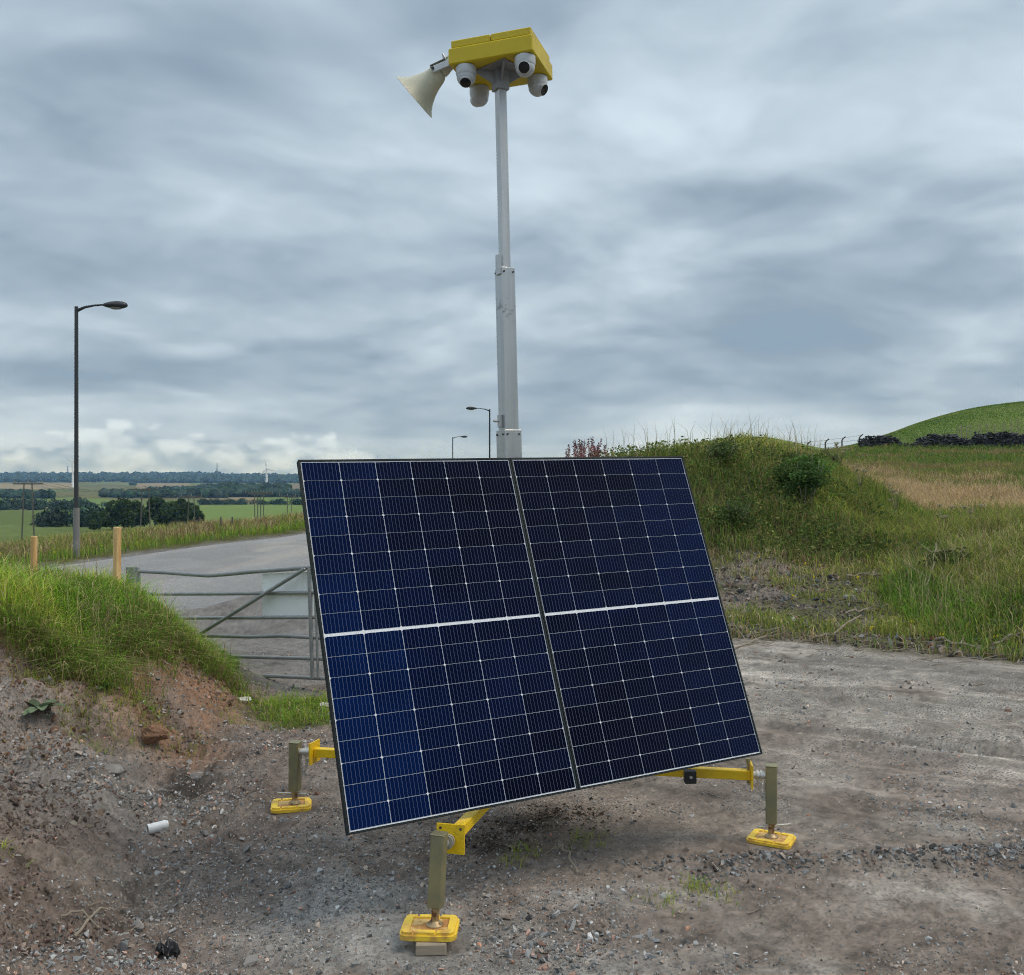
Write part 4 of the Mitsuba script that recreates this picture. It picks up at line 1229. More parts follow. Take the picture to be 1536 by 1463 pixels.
# long drooping tussocks, dead stalks
q, az, od, k = tussocks(BANK, 130, 60, .05, gb)
ok = inside(BANKX, q[:, 0], q[:, 1])
q, az, od, k = q[ok], az[ok], od[ok], k[ok]
c = palette(len(q), gb, [LUSH, YEL, OLIVE, STRAW], [.5, .25, .15, .1])
parts.append(blades(on_ground(q), gb.uniform(.12, .24, len(q)) * gb.uniform(.6, 1.25, 130)[k] * (1 - .5 * sstep(-3.9, -3.4, q[:, 0])), .006, .5 + .5 * od, c, c * 1.15, 12, bend=.9, az=az))
q = sample(BANK, 500, gb)
c = palette(len(q), gb, [STRAW, BROWN], [.7, .3])
parts.append(blades(on_ground(q), gb.uniform(.2, .42, len(q)), .005, gb.uniform(.1, .6, len(q)), c, c, 14))
# dead thatch hanging over the broken edge
edge_pts = np.array([cast(*e) for e in [(20, 966), (70, 980), (120, 1005), (150, 1015), (200, 985), (235, 975), (255, 965), (285, 990), (325, 1015)]])
k = gb.integers(0, len(edge_pts), 5000)
q = edge_pts[k] + gb.normal(size=(5000, 2)) * [.16, .14]
c = palette(5000, gb, [BROWN, STRAW, OLIVE, LUSH], [.16, .12, .30, .42])
parts.append(blades(on_ground(q), gb.uniform(.12, .30, 5000), .005, gb.uniform(.8, 1.7, 5000), c, c * 1.1, 3, az=gb.normal(-1.2, .7, 5000)))
m, c = join(parts)
put('bank_grass', m, 'm_leaf', color=c, kind='stuff', label='long lush green grass covering the earth bank', cat='grass')

parts = []
q, az, od, k = tussocks(TUFT, 150, 26, .11, gb)
p = on_ground(q)
n = len(q)
c = palette(n, gb, [LUSH, YEL, MIDG, STRAW], [.45, .3, .2, .05])
parts.append(blades(p, gb.uniform(.03, .13, n) * gb.uniform(.4, 1.4, 150)[k], .0055, .3 + .4 * od, c, c * 1.05, 4, az=az))
for px, py, cnt, sp in [(1045, 1332, 90, .04), (1080, 1345, 60, .05), (790, 1282, 60, .06), (770, 1298, 30, .04), (1000, 1350, 60, .06), (880, 1262, 80, .06), (200, 1098, 300, .14), (125, 1090, 260, .12), (160, 1050, 160, .10), (220, 1075, 140, .06), (290, 1130, 90, .06), (60, 1030, 160, .1), (6, 1300, 40, .04), (345, 1080, 90, .08)]:
    cx, cy = cast(px, py)
    q = np.array([cx, cy]) + gb.normal(size=(cnt, 2)) * sp
    c = palette(cnt, gb, [YEL, LUSH, OLIVE], [.5, .2, .3])
    parts.append(blades(on_ground(q), gb.uniform(.02, .08, cnt) * (1.6 if cnt > 100 else 1), .0045, gb.uniform(.4, 1.3, cnt), c, c * 1.05, 5 + px))
m, c = join(parts)
put('yard_grass', m, 'm_leaf', color=c, kind='stuff', label='short bright grass tufts at the foot of the bank and in the yard', cat='grass')

gvz = np.random.default_rng(9)
parts = []
q = sample(VERGE, 46000, gvz, .8)
q = q[(q[:, 1] > 17) & (road_w(q[:, 0], q[:, 1]) < .5)]
p = on_ground(q)
n = len(q)
near_edge = np.interp(q[:, 1], ROAD_L[:, 1], ROAD_L[:, 0]) - q[:, 0]
hue = fb(q[:, 0], q[:, 1], .35, 3, 44)
ht = gvz.uniform(.5, 1.15, n) * np.clip(.26 + .12 * near_edge, .24, .58)
c = palette(n, gvz, [OLIVE, YEL, STRAW, BROWN, MIDG], [.32, .24, .16, .10, .18])
c = np.where((near_edge < 1.2)[:, None], palette(n, gvz, [LUSH, MIDG, YEL], [.4, .3, .3]), c)
c = np.where(((hue > .09) & (near_edge > 1.3))[:, None], palette(n, gvz, [BROWN, STRAW, OLIVE, (.24, .13, .10)], [.3, .28, .22, .2]), c)
parts.append(blades(p, ht, .016 * q[:, 1] / 25, gvz.uniform(.15, .6, n), c * .95, c * 1.1, 6))
fl = sample(VERGE, 500, gvz, .8)
fl = fl[(np.interp(fl[:, 1], ROAD_L[:, 1], ROAD_L[:, 0]) - fl[:, 0] < 1.5) & (fl[:, 1] < 30)]
pf = on_ground(fl) + [0, 0, .3]
parts.append(leaves(pf, .035, 17, np.tile([.62, .46, .03], (len(pf), 1))))
m, c = join(parts)
put('verge_grass', m, 'm_leaf', color=c, kind='stuff', label='tall mixed verge grass with seed heads along the far side of the road', cat='grass')

gm = np.random.default_rng(15)
parts = []
q = sample(MOUND.union(STRIP), 62000, gm, .5)
q = q[(soft(STRIP, q[:, 0], q[:, 1], .4, .4, 1.1) < gm.random(len(q)) * .9 + .05) | inside(MOUND, q[:, 0], q[:, 1])]
p = on_ground(q)
n = len(q)
z0 = p[:, 2]
hue, hue2 = fb(q[:, 0], q[:, 1], .45, 3, 24), fb(q[:, 0], q[:, 1], 1.3, 3, 25)
crest = sstep(2.2, 2.75, z0)
c = palette(n, gm, [DARKG, OLIVE, MIDG, BROWN], [.24, .42, .22, .12])
c = np.where(((hue + .5 * hue2) > .08)[:, None], palette(n, gm, [YEL, OLIVE, MIDG], [.3, .45, .25]), c)
c = np.where((gm.random(n) < crest * .85)[:, None], palette(n, gm, [YEL, OLIVE, STRAW], [.5, .36, .14]), c)
foot = (z0 < .75) & (gm.random(n) < .6)
c = np.where(foot[:, None], palette(n, gm, [STRAW, BROWN, OLIVE], [.30, .35, .35]), c)
ht = gm.uniform(.14, .40, n) * (1 + .55 * crest) * (1 - .45 * foot)
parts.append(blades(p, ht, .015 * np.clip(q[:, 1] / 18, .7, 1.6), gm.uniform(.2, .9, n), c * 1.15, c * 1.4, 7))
# patches of grass creeping over the debris
q = sample(STRIP, 60000, gm, .4)
aa = q[:, 0] / q[:, 1]
pr = sstep(-.06, .16, fb(q[:, 0], q[:, 1], .8, 3, 92) + .5 * fb(q[:, 0], q[:, 1], 2.6, 3, 93) + .55 * (aa - .36)) + .5 * sstep(.40, .47, aa)
fr = np.interp(aa, [.22, .36, .42, .52], [12.6, 12.0, 11.4, 10.8])
pr = pr * sstep(.0, .9, q[:, 1] - fr + .5 * fb(q[:, 0], q[:, 1], 1.5, 3, 94))
q = q[gm.random(len(q)) < pr * .55]
n = len(q)
c = palette(n, gm, [OLIVE, YEL, BROWN, STRAW, MIDG], [.30, .34, .08, .14, .14])
parts.append(blades(on_ground(q), gm.uniform(.05, .22, n) * (1 + .6 * sstep(.42, .5, q[:, 0] / q[:, 1])), .010, gm.uniform(.3, 1.1, n), c * .95, c * 1.1, 27))
for px, py, cnt, sp in [(1118, 932, 420, .22), (1160, 938, 200, .2), (1250, 950, 220, .18), (1325, 950, 420, .22), (1352, 925, 420, .25), (1290, 905, 160, .2), (1215, 900, 140, .2), (1385, 955, 300, .25), (1440, 960, 300, .3), (1130, 862, 260, .3), (1230, 868, 260, .35), (1190, 945, 160, .15)]:
    cx, cy = cast(px, py)
    q = np.array([cx, cy]) + gm.normal(size=(cnt, 2)) * sp
    c = palette(cnt, gm, [YEL, OLIVE, MIDG, STRAW], [.42, .26, .2, .12] if py > 890 else [.1, .3, .1, .5])
    parts.append(blades(on_ground(q), gm.uniform(.06, .26, cnt), .009, gm.uniform(.3, .9, cnt), c, c * 1.15, 300 + px))
# broad-leaved weeds among the grass
q = sample(MOUND, 36000, gm)
kk = fb(q[:, 0], q[:, 1], .8, 3, 29)
q = q[kk + gm.normal(size=len(q)) * .06 > -.05]
p = on_ground(q)
n = len(q)
tone = fb(q[:, 0], q[:, 1], 1.1, 3, 30)
c = palette(n, gm, [DARKG, (.11, .17, .05), OLIVE], [.30, .38, .32]) * (1 + 1.2 * tone)[:, None]
parts.append(leaves(p + np.stack([0 * kk[:n], 0 * kk[:n], gm.uniform(.03, .42, n)], -1), gm.uniform(.025, .055, n), 18, np.clip(c, .01, 1), .4))
# tall flowering stems on the crest
q = sample(MOUND, 9000, gm)
p = on_ground(q)
p = p[p[:, 2] > 2.2][:260]
c = palette(len(p), gm, [STRAW, OLIVE, BROWN], [.4, .35, .25])
parts.append(blades(p, gm.uniform(.6, 1.25, len(p)), .010, gm.uniform(.1, .5, len(p)), c, c, 8))
m, c = join(parts)
put('mound_grass', m, 'm_leaf', color=c, kind='stuff', label='rough olive grass and weeds covering the tall mound', cat='grass')

parts = []
q, az, od, k = tussocks(NEAR_R, 1850, 38, .20, gm)
ok = inside(NEAR_R.buffer(.1), q[:, 0], q[:, 1]) & (np.abs(q[:, 0] / q[:, 1]) < .72)
q, az, od, k = q[ok], az[ok], od[ok], k[ok]
p = on_ground(q)
n = len(q)
hk = gm.uniform(.6, 1.35, 1850)[k]
hue = fb(q[:, 0], q[:, 1], .7, 3, 34)
c = palette(n, gm, [YEL, OLIVE, MIDG, STRAW], [.36, .26, .28, .10])
c = np.where((hue > .07)[:, None], palette(n, gm, [MIDG, LUSH, DARKG], [.5, .3, .2]), c)
parts.append(blades(p, gm.uniform(.14, .38, n) * hk * sstep(10.2, 13, q[:, 1] + .0 * q[:, 0]).clip(.35, 1), .0105, .2 + .3 * od, c * .95, c * 1.1, 9, az=az))
q = sample(NEAR_R, 4000, gm)
p = on_ground(q)
c = palette(len(q), gm, [STRAW, (.34, .30, .16)], [.6, .4])
parts.append(blades(p, gm.uniform(.35, .60, len(q)) * sstep(10.5, 13, q[:, 1]).clip(.3, 1), .008, gm.uniform(.1, .5, len(q)), c * .8, c, 19))
fl = on_ground(sample(NEAR_R.union(STRIP), 45, gm)) + [0, 0, .22]
parts.append(leaves(np.repeat(fl, 4, 0) + gm.normal(size=(len(fl) * 4, 3)) * .012, .022, 20, np.tile([.70, .56, .03], (len(fl) * 4, 1))))
m, c = join(parts)
put('tall_grass', m, 'm_leaf', color=c, kind='stuff', label='tall yellow green grass at the edge of the gravel beside the mound', cat='grass')

gf = np.random.default_rng(33)
parts = []
la = gf.uniform(.27, .68, 160000)
ly = np.exp(gf.uniform(np.log(15), np.log(96), 160000))
q = np.stack([la * ly, ly], 1)
q = q[inside(FIELD, q[:, 0], q[:, 1])]
p = on_ground(q)
n = len(q)
wild = fb(q[:, 0], q[:, 1], .22, 4, 37)
fine_ = fb(q[:, 0], q[:, 1], .9, 3, 38)
a_ = q[:, 0] / q[:, 1]
straw = sstep(.365, .42, a_ + .25 * wild) * sstep(20, 25, q[:, 1] + 6 * wild) * (1 - sstep(40, 54, q[:, 1] - 20 * wild))
c = palette(n, gf, [OLIVE, (.27, .23, .10), (.34, .25, .13), MIDG, YEL], [.30, .30, .14, .10, .16])
c = np.where((wild > .10)[:, None], palette(n, gf, [(.34, .26, .13), OLIVE, BROWN], [.5, .3, .2]), c)
c = np.where(((wild < -.10) | (q[:, 1] > 66) & (wild < .05))[:, None], palette(n, gf, [MIDG, OLIVE, DARKG], [.45, .35, .2]), c)
c = np.where((gf.random(n) < straw * .97)[:, None], palette(n, gf, [(.62, .47, .26), (.58, .41, .27), (.44, .33, .16)], [.4, .35, .25]), c)
c = np.where(((q[:, 1] < 24) & (gf.random(n) < .6))[:, None], palette(n, gf, [YEL, MIDG, OLIVE], [.42, .3, .28]), c)
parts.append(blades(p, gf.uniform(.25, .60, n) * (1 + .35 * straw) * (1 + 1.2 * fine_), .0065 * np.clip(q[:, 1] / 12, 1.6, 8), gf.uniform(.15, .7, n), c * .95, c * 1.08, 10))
m, c = join(parts)
put('field_grass', m, 'm_leaf', color=c, kind='stuff', label='rough pasture with a straw-coloured patch rising to the stone wall', cat='grass')

la = gf.uniform(.22, .585, 52000)
ly = gf.uniform(92, 160, 52000)
q = np.stack([la * ly, ly], 1)
p = on_ground(q)
n = len(q)
hw = fb(q[:, 0], q[:, 1], .09, 4, 47)
c = palette(n, gf, [(.185, .270, .065), (.22, .29, .08), (.24, .25, .09), (.28, .26, .11)], [.42, .3, .2, .08])
c = np.where((hw > .10)[:, None], palette(n, gf, [(.12, .19, .05), MIDG], [.5, .5]), c)
v, f, c = blades(p, gf.uniform(.08, .20, n), .07, gf.uniform(.3, .9, n), c, c, 11)
put('hill_grass', (v, f), 'm_leaf', color=c, kind='stuff', label='green turf on the rounded hill above the stone wall', cat='grass')
# ==== PART 4

# ------------------------------------------------------------------ stones, clods, twigs, rubbish
gs = np.random.default_rng(55)


def stone_cols(n, g, warm=.25):
    v = np.clip(g.lognormal(-1.30, .42, n), .07, .6)[:, None]
    w = np.where((g.random(n) < warm)[:, None], [1.15, .95, .80], [.99, 1.0, 1.0])
    red = np.where((g.random(n) < .06)[:, None], [1.35, .85, .68], [1, 1, 1.0])
    return v * w * red


pos, size = [], []
n = 122000
y = np.exp(gs.uniform(np.log(3.0), np.log(11.5), n))
x = gs.uniform(-.585, .585, n) * y
patch = fb(x, y, .8, 4, 51) + .6 * fb(x, y, 2.6, 3, 52)
prob = sstep(-.12, .24, patch) ** 1.3 * 1.0 + .05
prob *= np.where(y > 7.5, .6, 1)
smooth_track = sstep(6.2, 7.4, y) * sstep(.2, 1.4, x)
prob *= 1 - .6 * smooth_track


def near_px(px, py, rx, ry):
    cx, cy = cast(px, py)
    return np.exp(-((x - cx) / rx) ** 2 - ((y - cy) / ry) ** 2)


for px, py, rx, ry, k in [(1000, 1338, .45, .10, 1.0), (900, 1350, .35, .10, 1.0), (800, 1345, .25, .12, .9), (820, 1430, .25, .2, 1.0), (560, 1330, .35, .3, .8), (300, 1210, .25, .35, .8), (700, 1400, .3, .3, .5), (330, 1330, .4, .4, .5),
                        (450, 1250, .5, .4, .4), (150, 1440, .25, .25, 1.2), (420, 1110, .8, .35, .7), (60, 1140, .6, .4, .8), (200, 1200, .3, .3, .6)]:
    prob += k * near_px(px, py, rx, ry)
keep = gs.random(n) < prob
keep &= ~((inside(BANK, x, y)) | inside(NEAR_R, x, y))
for q in (F_PAD, L_PAD, R_PAD):
    keep &= np.hypot(x - q[0], y - q[1]) > .165
x, y = x[keep], y[keep]
sz = np.clip(gs.lognormal(-5.20, .50, len(x)), .0026, .030) * np.clip(y / 5, .9, 1.9)
pts = np.stack([x, y, height(x, y)], -1)
pts[:, 2] += sz * .12
m1, c1 = scatter_stones(pts, sz, stone_cols(len(x), gs), 61)
# the loose ridge by the far jack
t = gs.uniform(.55, 2.75, 2600)
yr = 4.78 + .10 * t + .2 * fb(t, np.full_like(t, 4.78), 1.1, 3, 16) + gs.normal(size=2600) * .075
k = gs.random(2600) < .25 + .75 * sstep(-.12, .2, fb(t, yr, 2.2, 3, 26) + .12 * (t - 1.5))
t, yr = t[k], yr[k]
sz = np.clip(gs.lognormal(-4.45, .40, len(t)), .005, .032)
pts = np.stack([t, yr, height(t, yr) + sz * .2], -1)
m2, c2 = scatter_stones(pts, sz, stone_cols(len(t), gs, .2) * .75, 62)
# heaps of grey stone along the rut
hp_, hs_ = [], []
for px, py, rx, ry, cnt, ls in [(130, 1440, .20, .16, 900, -4.75), (45, 1150, .45, .25, 1300, -4.7), (290, 1225, .20, .22, 500, -4.6), (190, 1200, .25, .2, 500, -4.7), (370, 1125, .5, .25, 900, -4.9), (835, 1425, .22, .16, 420, -4.5), (560, 1340, .4, .25, 600, -4.9), (250, 1330, .2, .3, 400, -4.8)]:
    cx, cy = cast(px, py)
    hp_.append(np.array([cx, cy]) + gs.normal(size=(cnt, 2)) * [rx, ry])
    hs_.append(np.clip(gs.lognormal(ls, .42, cnt), .003, .034))
hp_, hs_ = np.vstack(hp_), np.concatenate(hs_)
ok = (hp_[:, 1] > 2.9) & ~inside(BANK, hp_[:, 0], hp_[:, 1])
for q in (F_PAD, L_PAD):
    ok &= np.hypot(hp_[:, 0] - q[0], hp_[:, 1] - q[1]) > .165
hp_, hs_ = hp_[ok], hs_[ok]
m4, c4 = scatter_stones(on_ground(hp_) + np.stack([0 * hs_, 0 * hs_, hs_ * .25], -1), hs_, stone_cols(len(hp_), gs, .15), 66)
hp_, hs_ = [], []
for px, py, rx, ry, cnt in [(845, 1222, .16, .11, 420), (738, 1268, .11, .10, 260), (800, 1240, .2, .12, 160)]:
    cx, cy = cast(px, py)
    hp_.append(np.array([cx, cy]) + gs.normal(size=(cnt, 2)) * [rx, ry])
    hs_.append(np.clip(gs.lognormal(-4.7, .5, cnt), .003, .026))
hp_, hs_ = np.vstack(hp_), np.concatenate(hs_)
m5, c5 = scatter_stones(on_ground(hp_) + np.stack([0 * hs_, 0 * hs_, hs_ * -.1], -1), hs_, np.array([.082, .068, .056]) * gs.uniform(.5, 1.6, (len(hs_), 1)), 67)
# rubble on the debris strip and on the bank's broken face
q = sample(STRIP, 12000, gs, .6)
q = q[fb(q[:, 0], q[:, 1], .7, 3, 53) > -.30]
sz = np.clip(gs.lognormal(-3.85, .48, len(q)), .010, .09)
pts = on_ground(q) + np.stack([0 * sz, 0 * sz, sz * .2], -1)
m3, c3 = scatter_stones(pts, sz, stone_cols(len(q), gs, .65) * .55, 63)
(v1, f1), (v2, f2_), (v3, f3) = m1, m2, m3
v3, f3, c3 = np.vstack([v3, m4[0], m5[0]]), np.vstack([f3, m4[1] + len(v3), m5[1] + len(v3) + len(m4[0])]), np.vstack([c3, c4, c5])
put('gravel', (np.vstack([v1, v2, v3]), np.vstack([f1, f2_ + len(v1), f3 + len(v1) + len(v2)])), 'm_vc', color=np.vstack([c1, c2, c3]), kind='stuff', label='loose grey and brown stones strewn over the muddy yard', cat='gravel')
q = sample(EARTH.difference(BANK.buffer(-.15)), 9000, gs)
q = q[(q[:, 1] < 9.3) & (fb(q[:, 0], q[:, 1], 1.2, 3, 57) > -.10)]
sz = np.clip(gs.lognormal(-4.55, .50, len(q)), .004, .05)
pts = on_ground(q) + np.stack([0 * sz, 0 * sz, sz * .15], -1)
cols = palette(len(q), gs, [(.24, .15, .10), (.19, .13, .095), (.27, .20, .15), (.30, .27, .24)], [.45, .3, .17, .08], .3)
q2_ = sample(region([(-60, 1180), (20, 1170), (150, 1190), (230, 1240), (260, 1330), (220, 1400), (60, 1440), (-60, 1400)], [(-60, 4.0)]), 5200, gs)
q2_ = q2_[fb(q2_[:, 0], q2_[:, 1], 1.6, 3, 58) > -.14]
sz2 = np.clip(gs.lognormal(-4.85, .55, len(q2_)), .003, .035)
pts = np.vstack([pts, on_ground(q2_) + np.stack([0 * sz2, 0 * sz2, sz2 * .1], -1)])
sz = np.concatenate([sz, sz2])
cols = np.vstack([cols, palette(len(q2_), gs, [(.150, .115, .098), (.19, .145, .12), (.105, .082, .072), (.24, .21, .19)], [.4, .3, .2, .1], .3)])
m, c = scatter_stones(pts, sz, cols, 64)
put('soil', m, 'm_vc', color=c, kind='stuff', label='crumbled reddish soil on the broken face of the bank', cat='soil')


def lump(c, r, bsdf, name, label, cat, seed, squash=(1, 1, .7), amp=.5, lift=.35, freq=1.3, **k):
    g = np.random.default_rng(seed)
    q = g.normal(size=(16, 3))
    q = q / np.linalg.norm(q, axis=1, keepdims=True) * g.uniform(.78, 1.05, (16, 1))
    e = trimesh.convex.convex_hull(q)
    v, f = trimesh.remesh.subdivide_to_size(e.vertices, e.faces, .16)
    e = trimesh.Trimesh(v, f)
    trimesh.smoothing.filter_laplacian(e, iterations=2)
    d = meshkit.fbm(e.vertices * freq * 2 + seed, 3, seed) - .5
    f = meshkit.fbm(e.vertices * freq * 6 + seed, 3, seed + 1) - .5
    e.vertices = e.vertices * (1 + amp * .5 * d + amp * .30 * f)[:, None] * np.array(squash) * r
    gz_ = float(height(np.array([c[0]]), np.array([c[1]]))[0])
    e.apply_translation([c[0], c[1], gz_ + r * squash[2] * lift])
    return put(name, e, bsdf, smooth=24, label=label, cat=cat, **k)


lump(cast(232, 1136), .098, 'm_clod', 'earth_clod', 'big reddish clod of earth at the foot of the bank', 'clod', 3, (1.05, .9, .85), .9, .85)
lump(cast(1160, 926), .13, 'm_palerock', 'rock', 'flat pale rock in the grass at the gravel edge', 'rock', 5, (1.3, .8, .38))
lump(cast(1190, 936), .088, 'm_palerock', 'rock', 'white upright rock beside the flat pale rock', 'rock', 9, (1, .8, .85))
lump(cast(1101, 930), .085, 'm_palerock', 'rock', 'pale rock next to the edge of the solar panel', 'rock', 12, (1.3, .8, .5))
lump(cast(365, 1060), .06, 'm_palerock', 'rock', 'pale stone on bare soil below the gate', 'rock', 15, (1.3, .8, .5))
lump(cast(487, 1064), .065, 'm_palerock', 'rock', 'pale stone in short grass beside the panel frame', 'rock', 17, (1.3, .8, .5))
lump(cast(70, 1022), .07, 'm_rock', 'rock', 'grey stone sticking out of the bank above the dock plant', 'rock', 19, (1.3, .9, .7))
lump(cast(168, 1172), .062, 'm_rock', 'rock', 'blue grey block of stone below the reddish earth clod', 'rock', 23, (1.2, .8, .8), .3)
lump(cast(295, 1183), .065, 'm_rock', 'rock', 'rounded grey stone in the muddy hollow', 'rock', 29, (1.1, .9, .8), .3)
lump(cast(378, 1446), .036, 'm_rock', 'rock', 'grey cobble near the scrap of black plastic', 'rock', 31, (1.2, .9, .75), .3)
lump(cast(205, 1412), .040, 'm_rock', 'rock', 'grey cobble between the crossed sticks and the black plastic', 'rock', 33, (1, .9, .8), .3)
lump(cast(1275, 905), .12, 'm_rock', 'rock', 'dull rock lying in the debris beside the mound foot', 'rock', 35, (1.2, .9, .6), .4)
# empty tin in the rut
ca, cb_ = np.array(cast(221, 1260)), np.array(cast(247, 1247))
zc = float(height(np.array([ca[0]]), np.array([ca[1]]))[0])
axc = unit([.80, .58, .06])
s = unit(np.cross(axc, ez))
cm = mat(s, np.cross(axc, s), axc, [ca[0], ca[1], zc + .026])
can = put('tin_can', lathe([(.0235, .004), (.0262, 0), (.0272, .001), (.0272, .004), (.0260, .007), (.0260, .012), (.0254, .085), (.0262, .090), (.0262, .093), (.0225, .103), (.0205, .108), (0, .108)], 40).apply_transform(cm), 'm_can', smooth=35,
          label='empty white tin lying on its side in the muddy rut', cat='tin can')
put('inside', lathe([(.0240, .004), (.0236, .020), (.0228, .034), (0, .034)], 32).apply_transform(cm), 'm_caninside', can, smooth=40)
# scrap of black plastic
sc = np.array(cast(252, 1444))
e = trimesh.creation.icosphere(4, 1.0)
d = meshkit.fbm(e.vertices * 2.2 + 4, 4, 91) - .5
v = e.vertices * (1 + 1.3 * d)[:, None] * [.042, .038, .026]
v[:, 2] += .02 * np.sin(v[:, 0] * 130) * np.cos(v[:, 1] * 90)
e.vertices = v
put('plastic_scrap', e.apply_translation([sc[0], sc[1], float(height(sc[:1], sc[1:])[0]) + .012]), 'm_scrap', smooth=25, label='crumpled scrap of black plastic on the gravel', cat='litter')
scene['m_scrap'] = {'type': 'twosided', 'b': pl((.012, .012, .014), .35)}


def stick(pxs, r, label, lift=.012, name='stick', cat='stick', side=0, seed=0, r1=None):
    g = np.random.default_rng(seed)
    pts = []
    for (px, py), up in pxs:
        q = cast(px, py)
        pts.append([q[0], q[1], float(height(np.array([q[0]]), np.array([q[1]]))[0]) + up + lift])
    pts = np.array(pts)
    t = np.linspace(0, 1, 9)
    s0 = np.linspace(0, 1, len(pts))
    pts = np.stack([np.interp(t, s0, pts[:, k]) for k in range(3)], -1)
    pts[1:-1] += g.normal(size=(7, 3)) * r * .7
    parts_ = [pipe(pts, np.linspace(r, (r1 or r * .5), 9), 7)]
    for k in range(side):
        i_ = g.integers(2, 7)
        d = unit(pts[i_ + 1] - pts[i_])
        o = unit(np.cross(d, ez)) * g.choice([-1, 1]) + d * .9 + ez * g.uniform(.05, .5)
        L = np.linalg.norm(pts[-1] - pts[0]) * g.uniform(.15, .35)
        parts_.append(pipe([pts[i_], pts[i_] + unit(o) * L * .5 + g.normal(size=3) * L * .05, pts[i_] + unit(o) * L], [r * .55, r * .4, r * .2], 5))
    put(name, parts_, 'm_stick', label=label, cat=cat)


stick([((112, 1408), .0), ((150, 1390), .02), ((189, 1364), .01)], .0065, 'longer of the two crossed dry sticks near the black plastic', seed=1)
stick([((92, 1382), .0), ((125, 1390), .02), ((148, 1404), .0)], .005, 'shorter of the two crossed dry sticks near the black plastic', seed=2)
stick([((838, 1272), .02), ((850, 1290), .02), ((866, 1314), .0)], .008, 'broken stick on the gravel under the solar panels', seed=3, side=2)
for k, (pts_, r, lab) in enumerate([
        ([((1222, 962), .02), ((1250, 958), .05), ((1292, 944), .16)], .017, 'long pale branch angled up at the gravel edge'),
        ([((1130, 955), .02), ((1160, 953), .05), ((1186, 946), .08)], .012, 'thin branch at the gravel edge nearest the white rock'),
        ([((1270, 870), .05), ((1310, 869), .07), ((1350, 867), .05)], .022, 'straight weathered branch lying at the foot of the mound'),
        ([((1268, 927), .03), ((1290, 924), .05), ((1318, 919), .05)], .016, 'dark branch lying in the middle of the debris'),
        ([((1404, 968), .03), ((1440, 975), .05), ((1478, 978), .02)], .018, 'long branch along the gravel edge below the tall grass'),
        ([((1406, 976), .02), ((1430, 984), .04), ((1448, 990), .01)], .013, 'bent branch tip poking on to the gravel'),
        ([((1432, 914), .10), ((1470, 918), .08), ((1504, 922), .06)], .017, 'branch half sunk in the tall yellow green grass'),
        ([((1408, 938), .05), ((1425, 944), .06), ((1442, 950), .03)], .015, 'slanting branch between the debris and the tall grass'),
        ([((1330, 940), .03), ((1355, 943), .04), ((1380, 939), .02)], .014, 'grey branch just above the gravel edge in the weeds'),
        ([((1490, 975), .04), ((1515, 968), .08), ((1536, 966), .08)], .016, 'branch beside the gravel at the edge of the field'),
        ([((1386, 905), .05), ((1400, 880), .25), ((1404, 862), .45)], .012, 'dry stem standing up at the end of the debris'),
        ([((1080, 985), .01), ((1135, 962), .02), ((1180, 950), .03)], .011, 'thin twiggy branch lying along the gravel by the panels')]):
    stick(pts_, r, lab, .02, 'branch', 'branch', 3, 200 + k)
tw = []
gt = np.random.default_rng(88)
for k in range(330):
    if k < 230:
        px = gt.uniform(1090, 1536)
        py = np.interp(px, [1090, 1200, 1300, 1400, 1536], [950, 957, 968, 978, 984]) + gt.normal() * 12 - (gt.random() < .3) * gt.uniform(0, 70)
        L, r = gt.uniform(.12, .55), gt.uniform(.003, .007)
    elif k < 290:
        px, py, L, r = gt.uniform(20, 420), gt.uniform(1050, 1450), gt.uniform(.05, .22), gt.uniform(.0015, .003)
    else:
        px, py, L, r = gt.uniform(700, 1500), gt.uniform(1180, 1460), gt.uniform(.04, .14), gt.uniform(.0012, .0025)
    q = cast(px, py)
    a = gt.normal() * .5 + (0 if k < 230 else gt.uniform(0, 6))
    z_ = float(height(np.array([q[0]]), np.array([q[1]]))[0]) + r + .006
    d = np.array([math.cos(a), math.sin(a), gt.uniform(-.02, .16)])
    tw.append(pipe([np.array([q[0], q[1], z_]) + d * L * u + gt.normal(size=3) * L * .03 for u in (-.5, -.1, .25, .5)], [r, r * .9, r * .7, r * .3], 5))
put('twigs', tw, 'm_stick', kind='stuff', label='small dry twigs scattered along the gravel edge and over the mud', cat='twigs')


# ------------------------------------------------------------------ single plants
def leaf_blade(base, d, L, w, droop, fold=.15, n=7):
    """One broad leaf as a bent, folded strip."""
    d = unit(d)
    s = unit(np.cross(d, ez))
    t = np.linspace(0, 1, n)
    width = w * np.sin(np.pi * (t * .88 + .06)) ** .8
    cen = base + np.outer(t, d) * L + np.outer(-droop * L * t ** 2, ez)
    up = np.cross(s, d)
    v = np.concatenate([cen - s * width[:, None] / 2 + up * (width * fold)[:, None], cen, cen + s * width[:, None] / 2 + up * (width * fold)[:, None]])
    f = []
    for a, b in ((0, n), (n, 2 * n)):
        for i_ in range(n - 1):
            f += [(a + i_, b + i_, b + i_ + 1), (a + i_, b + i_ + 1, a + i_ + 1)]
    return v, np.array(f)


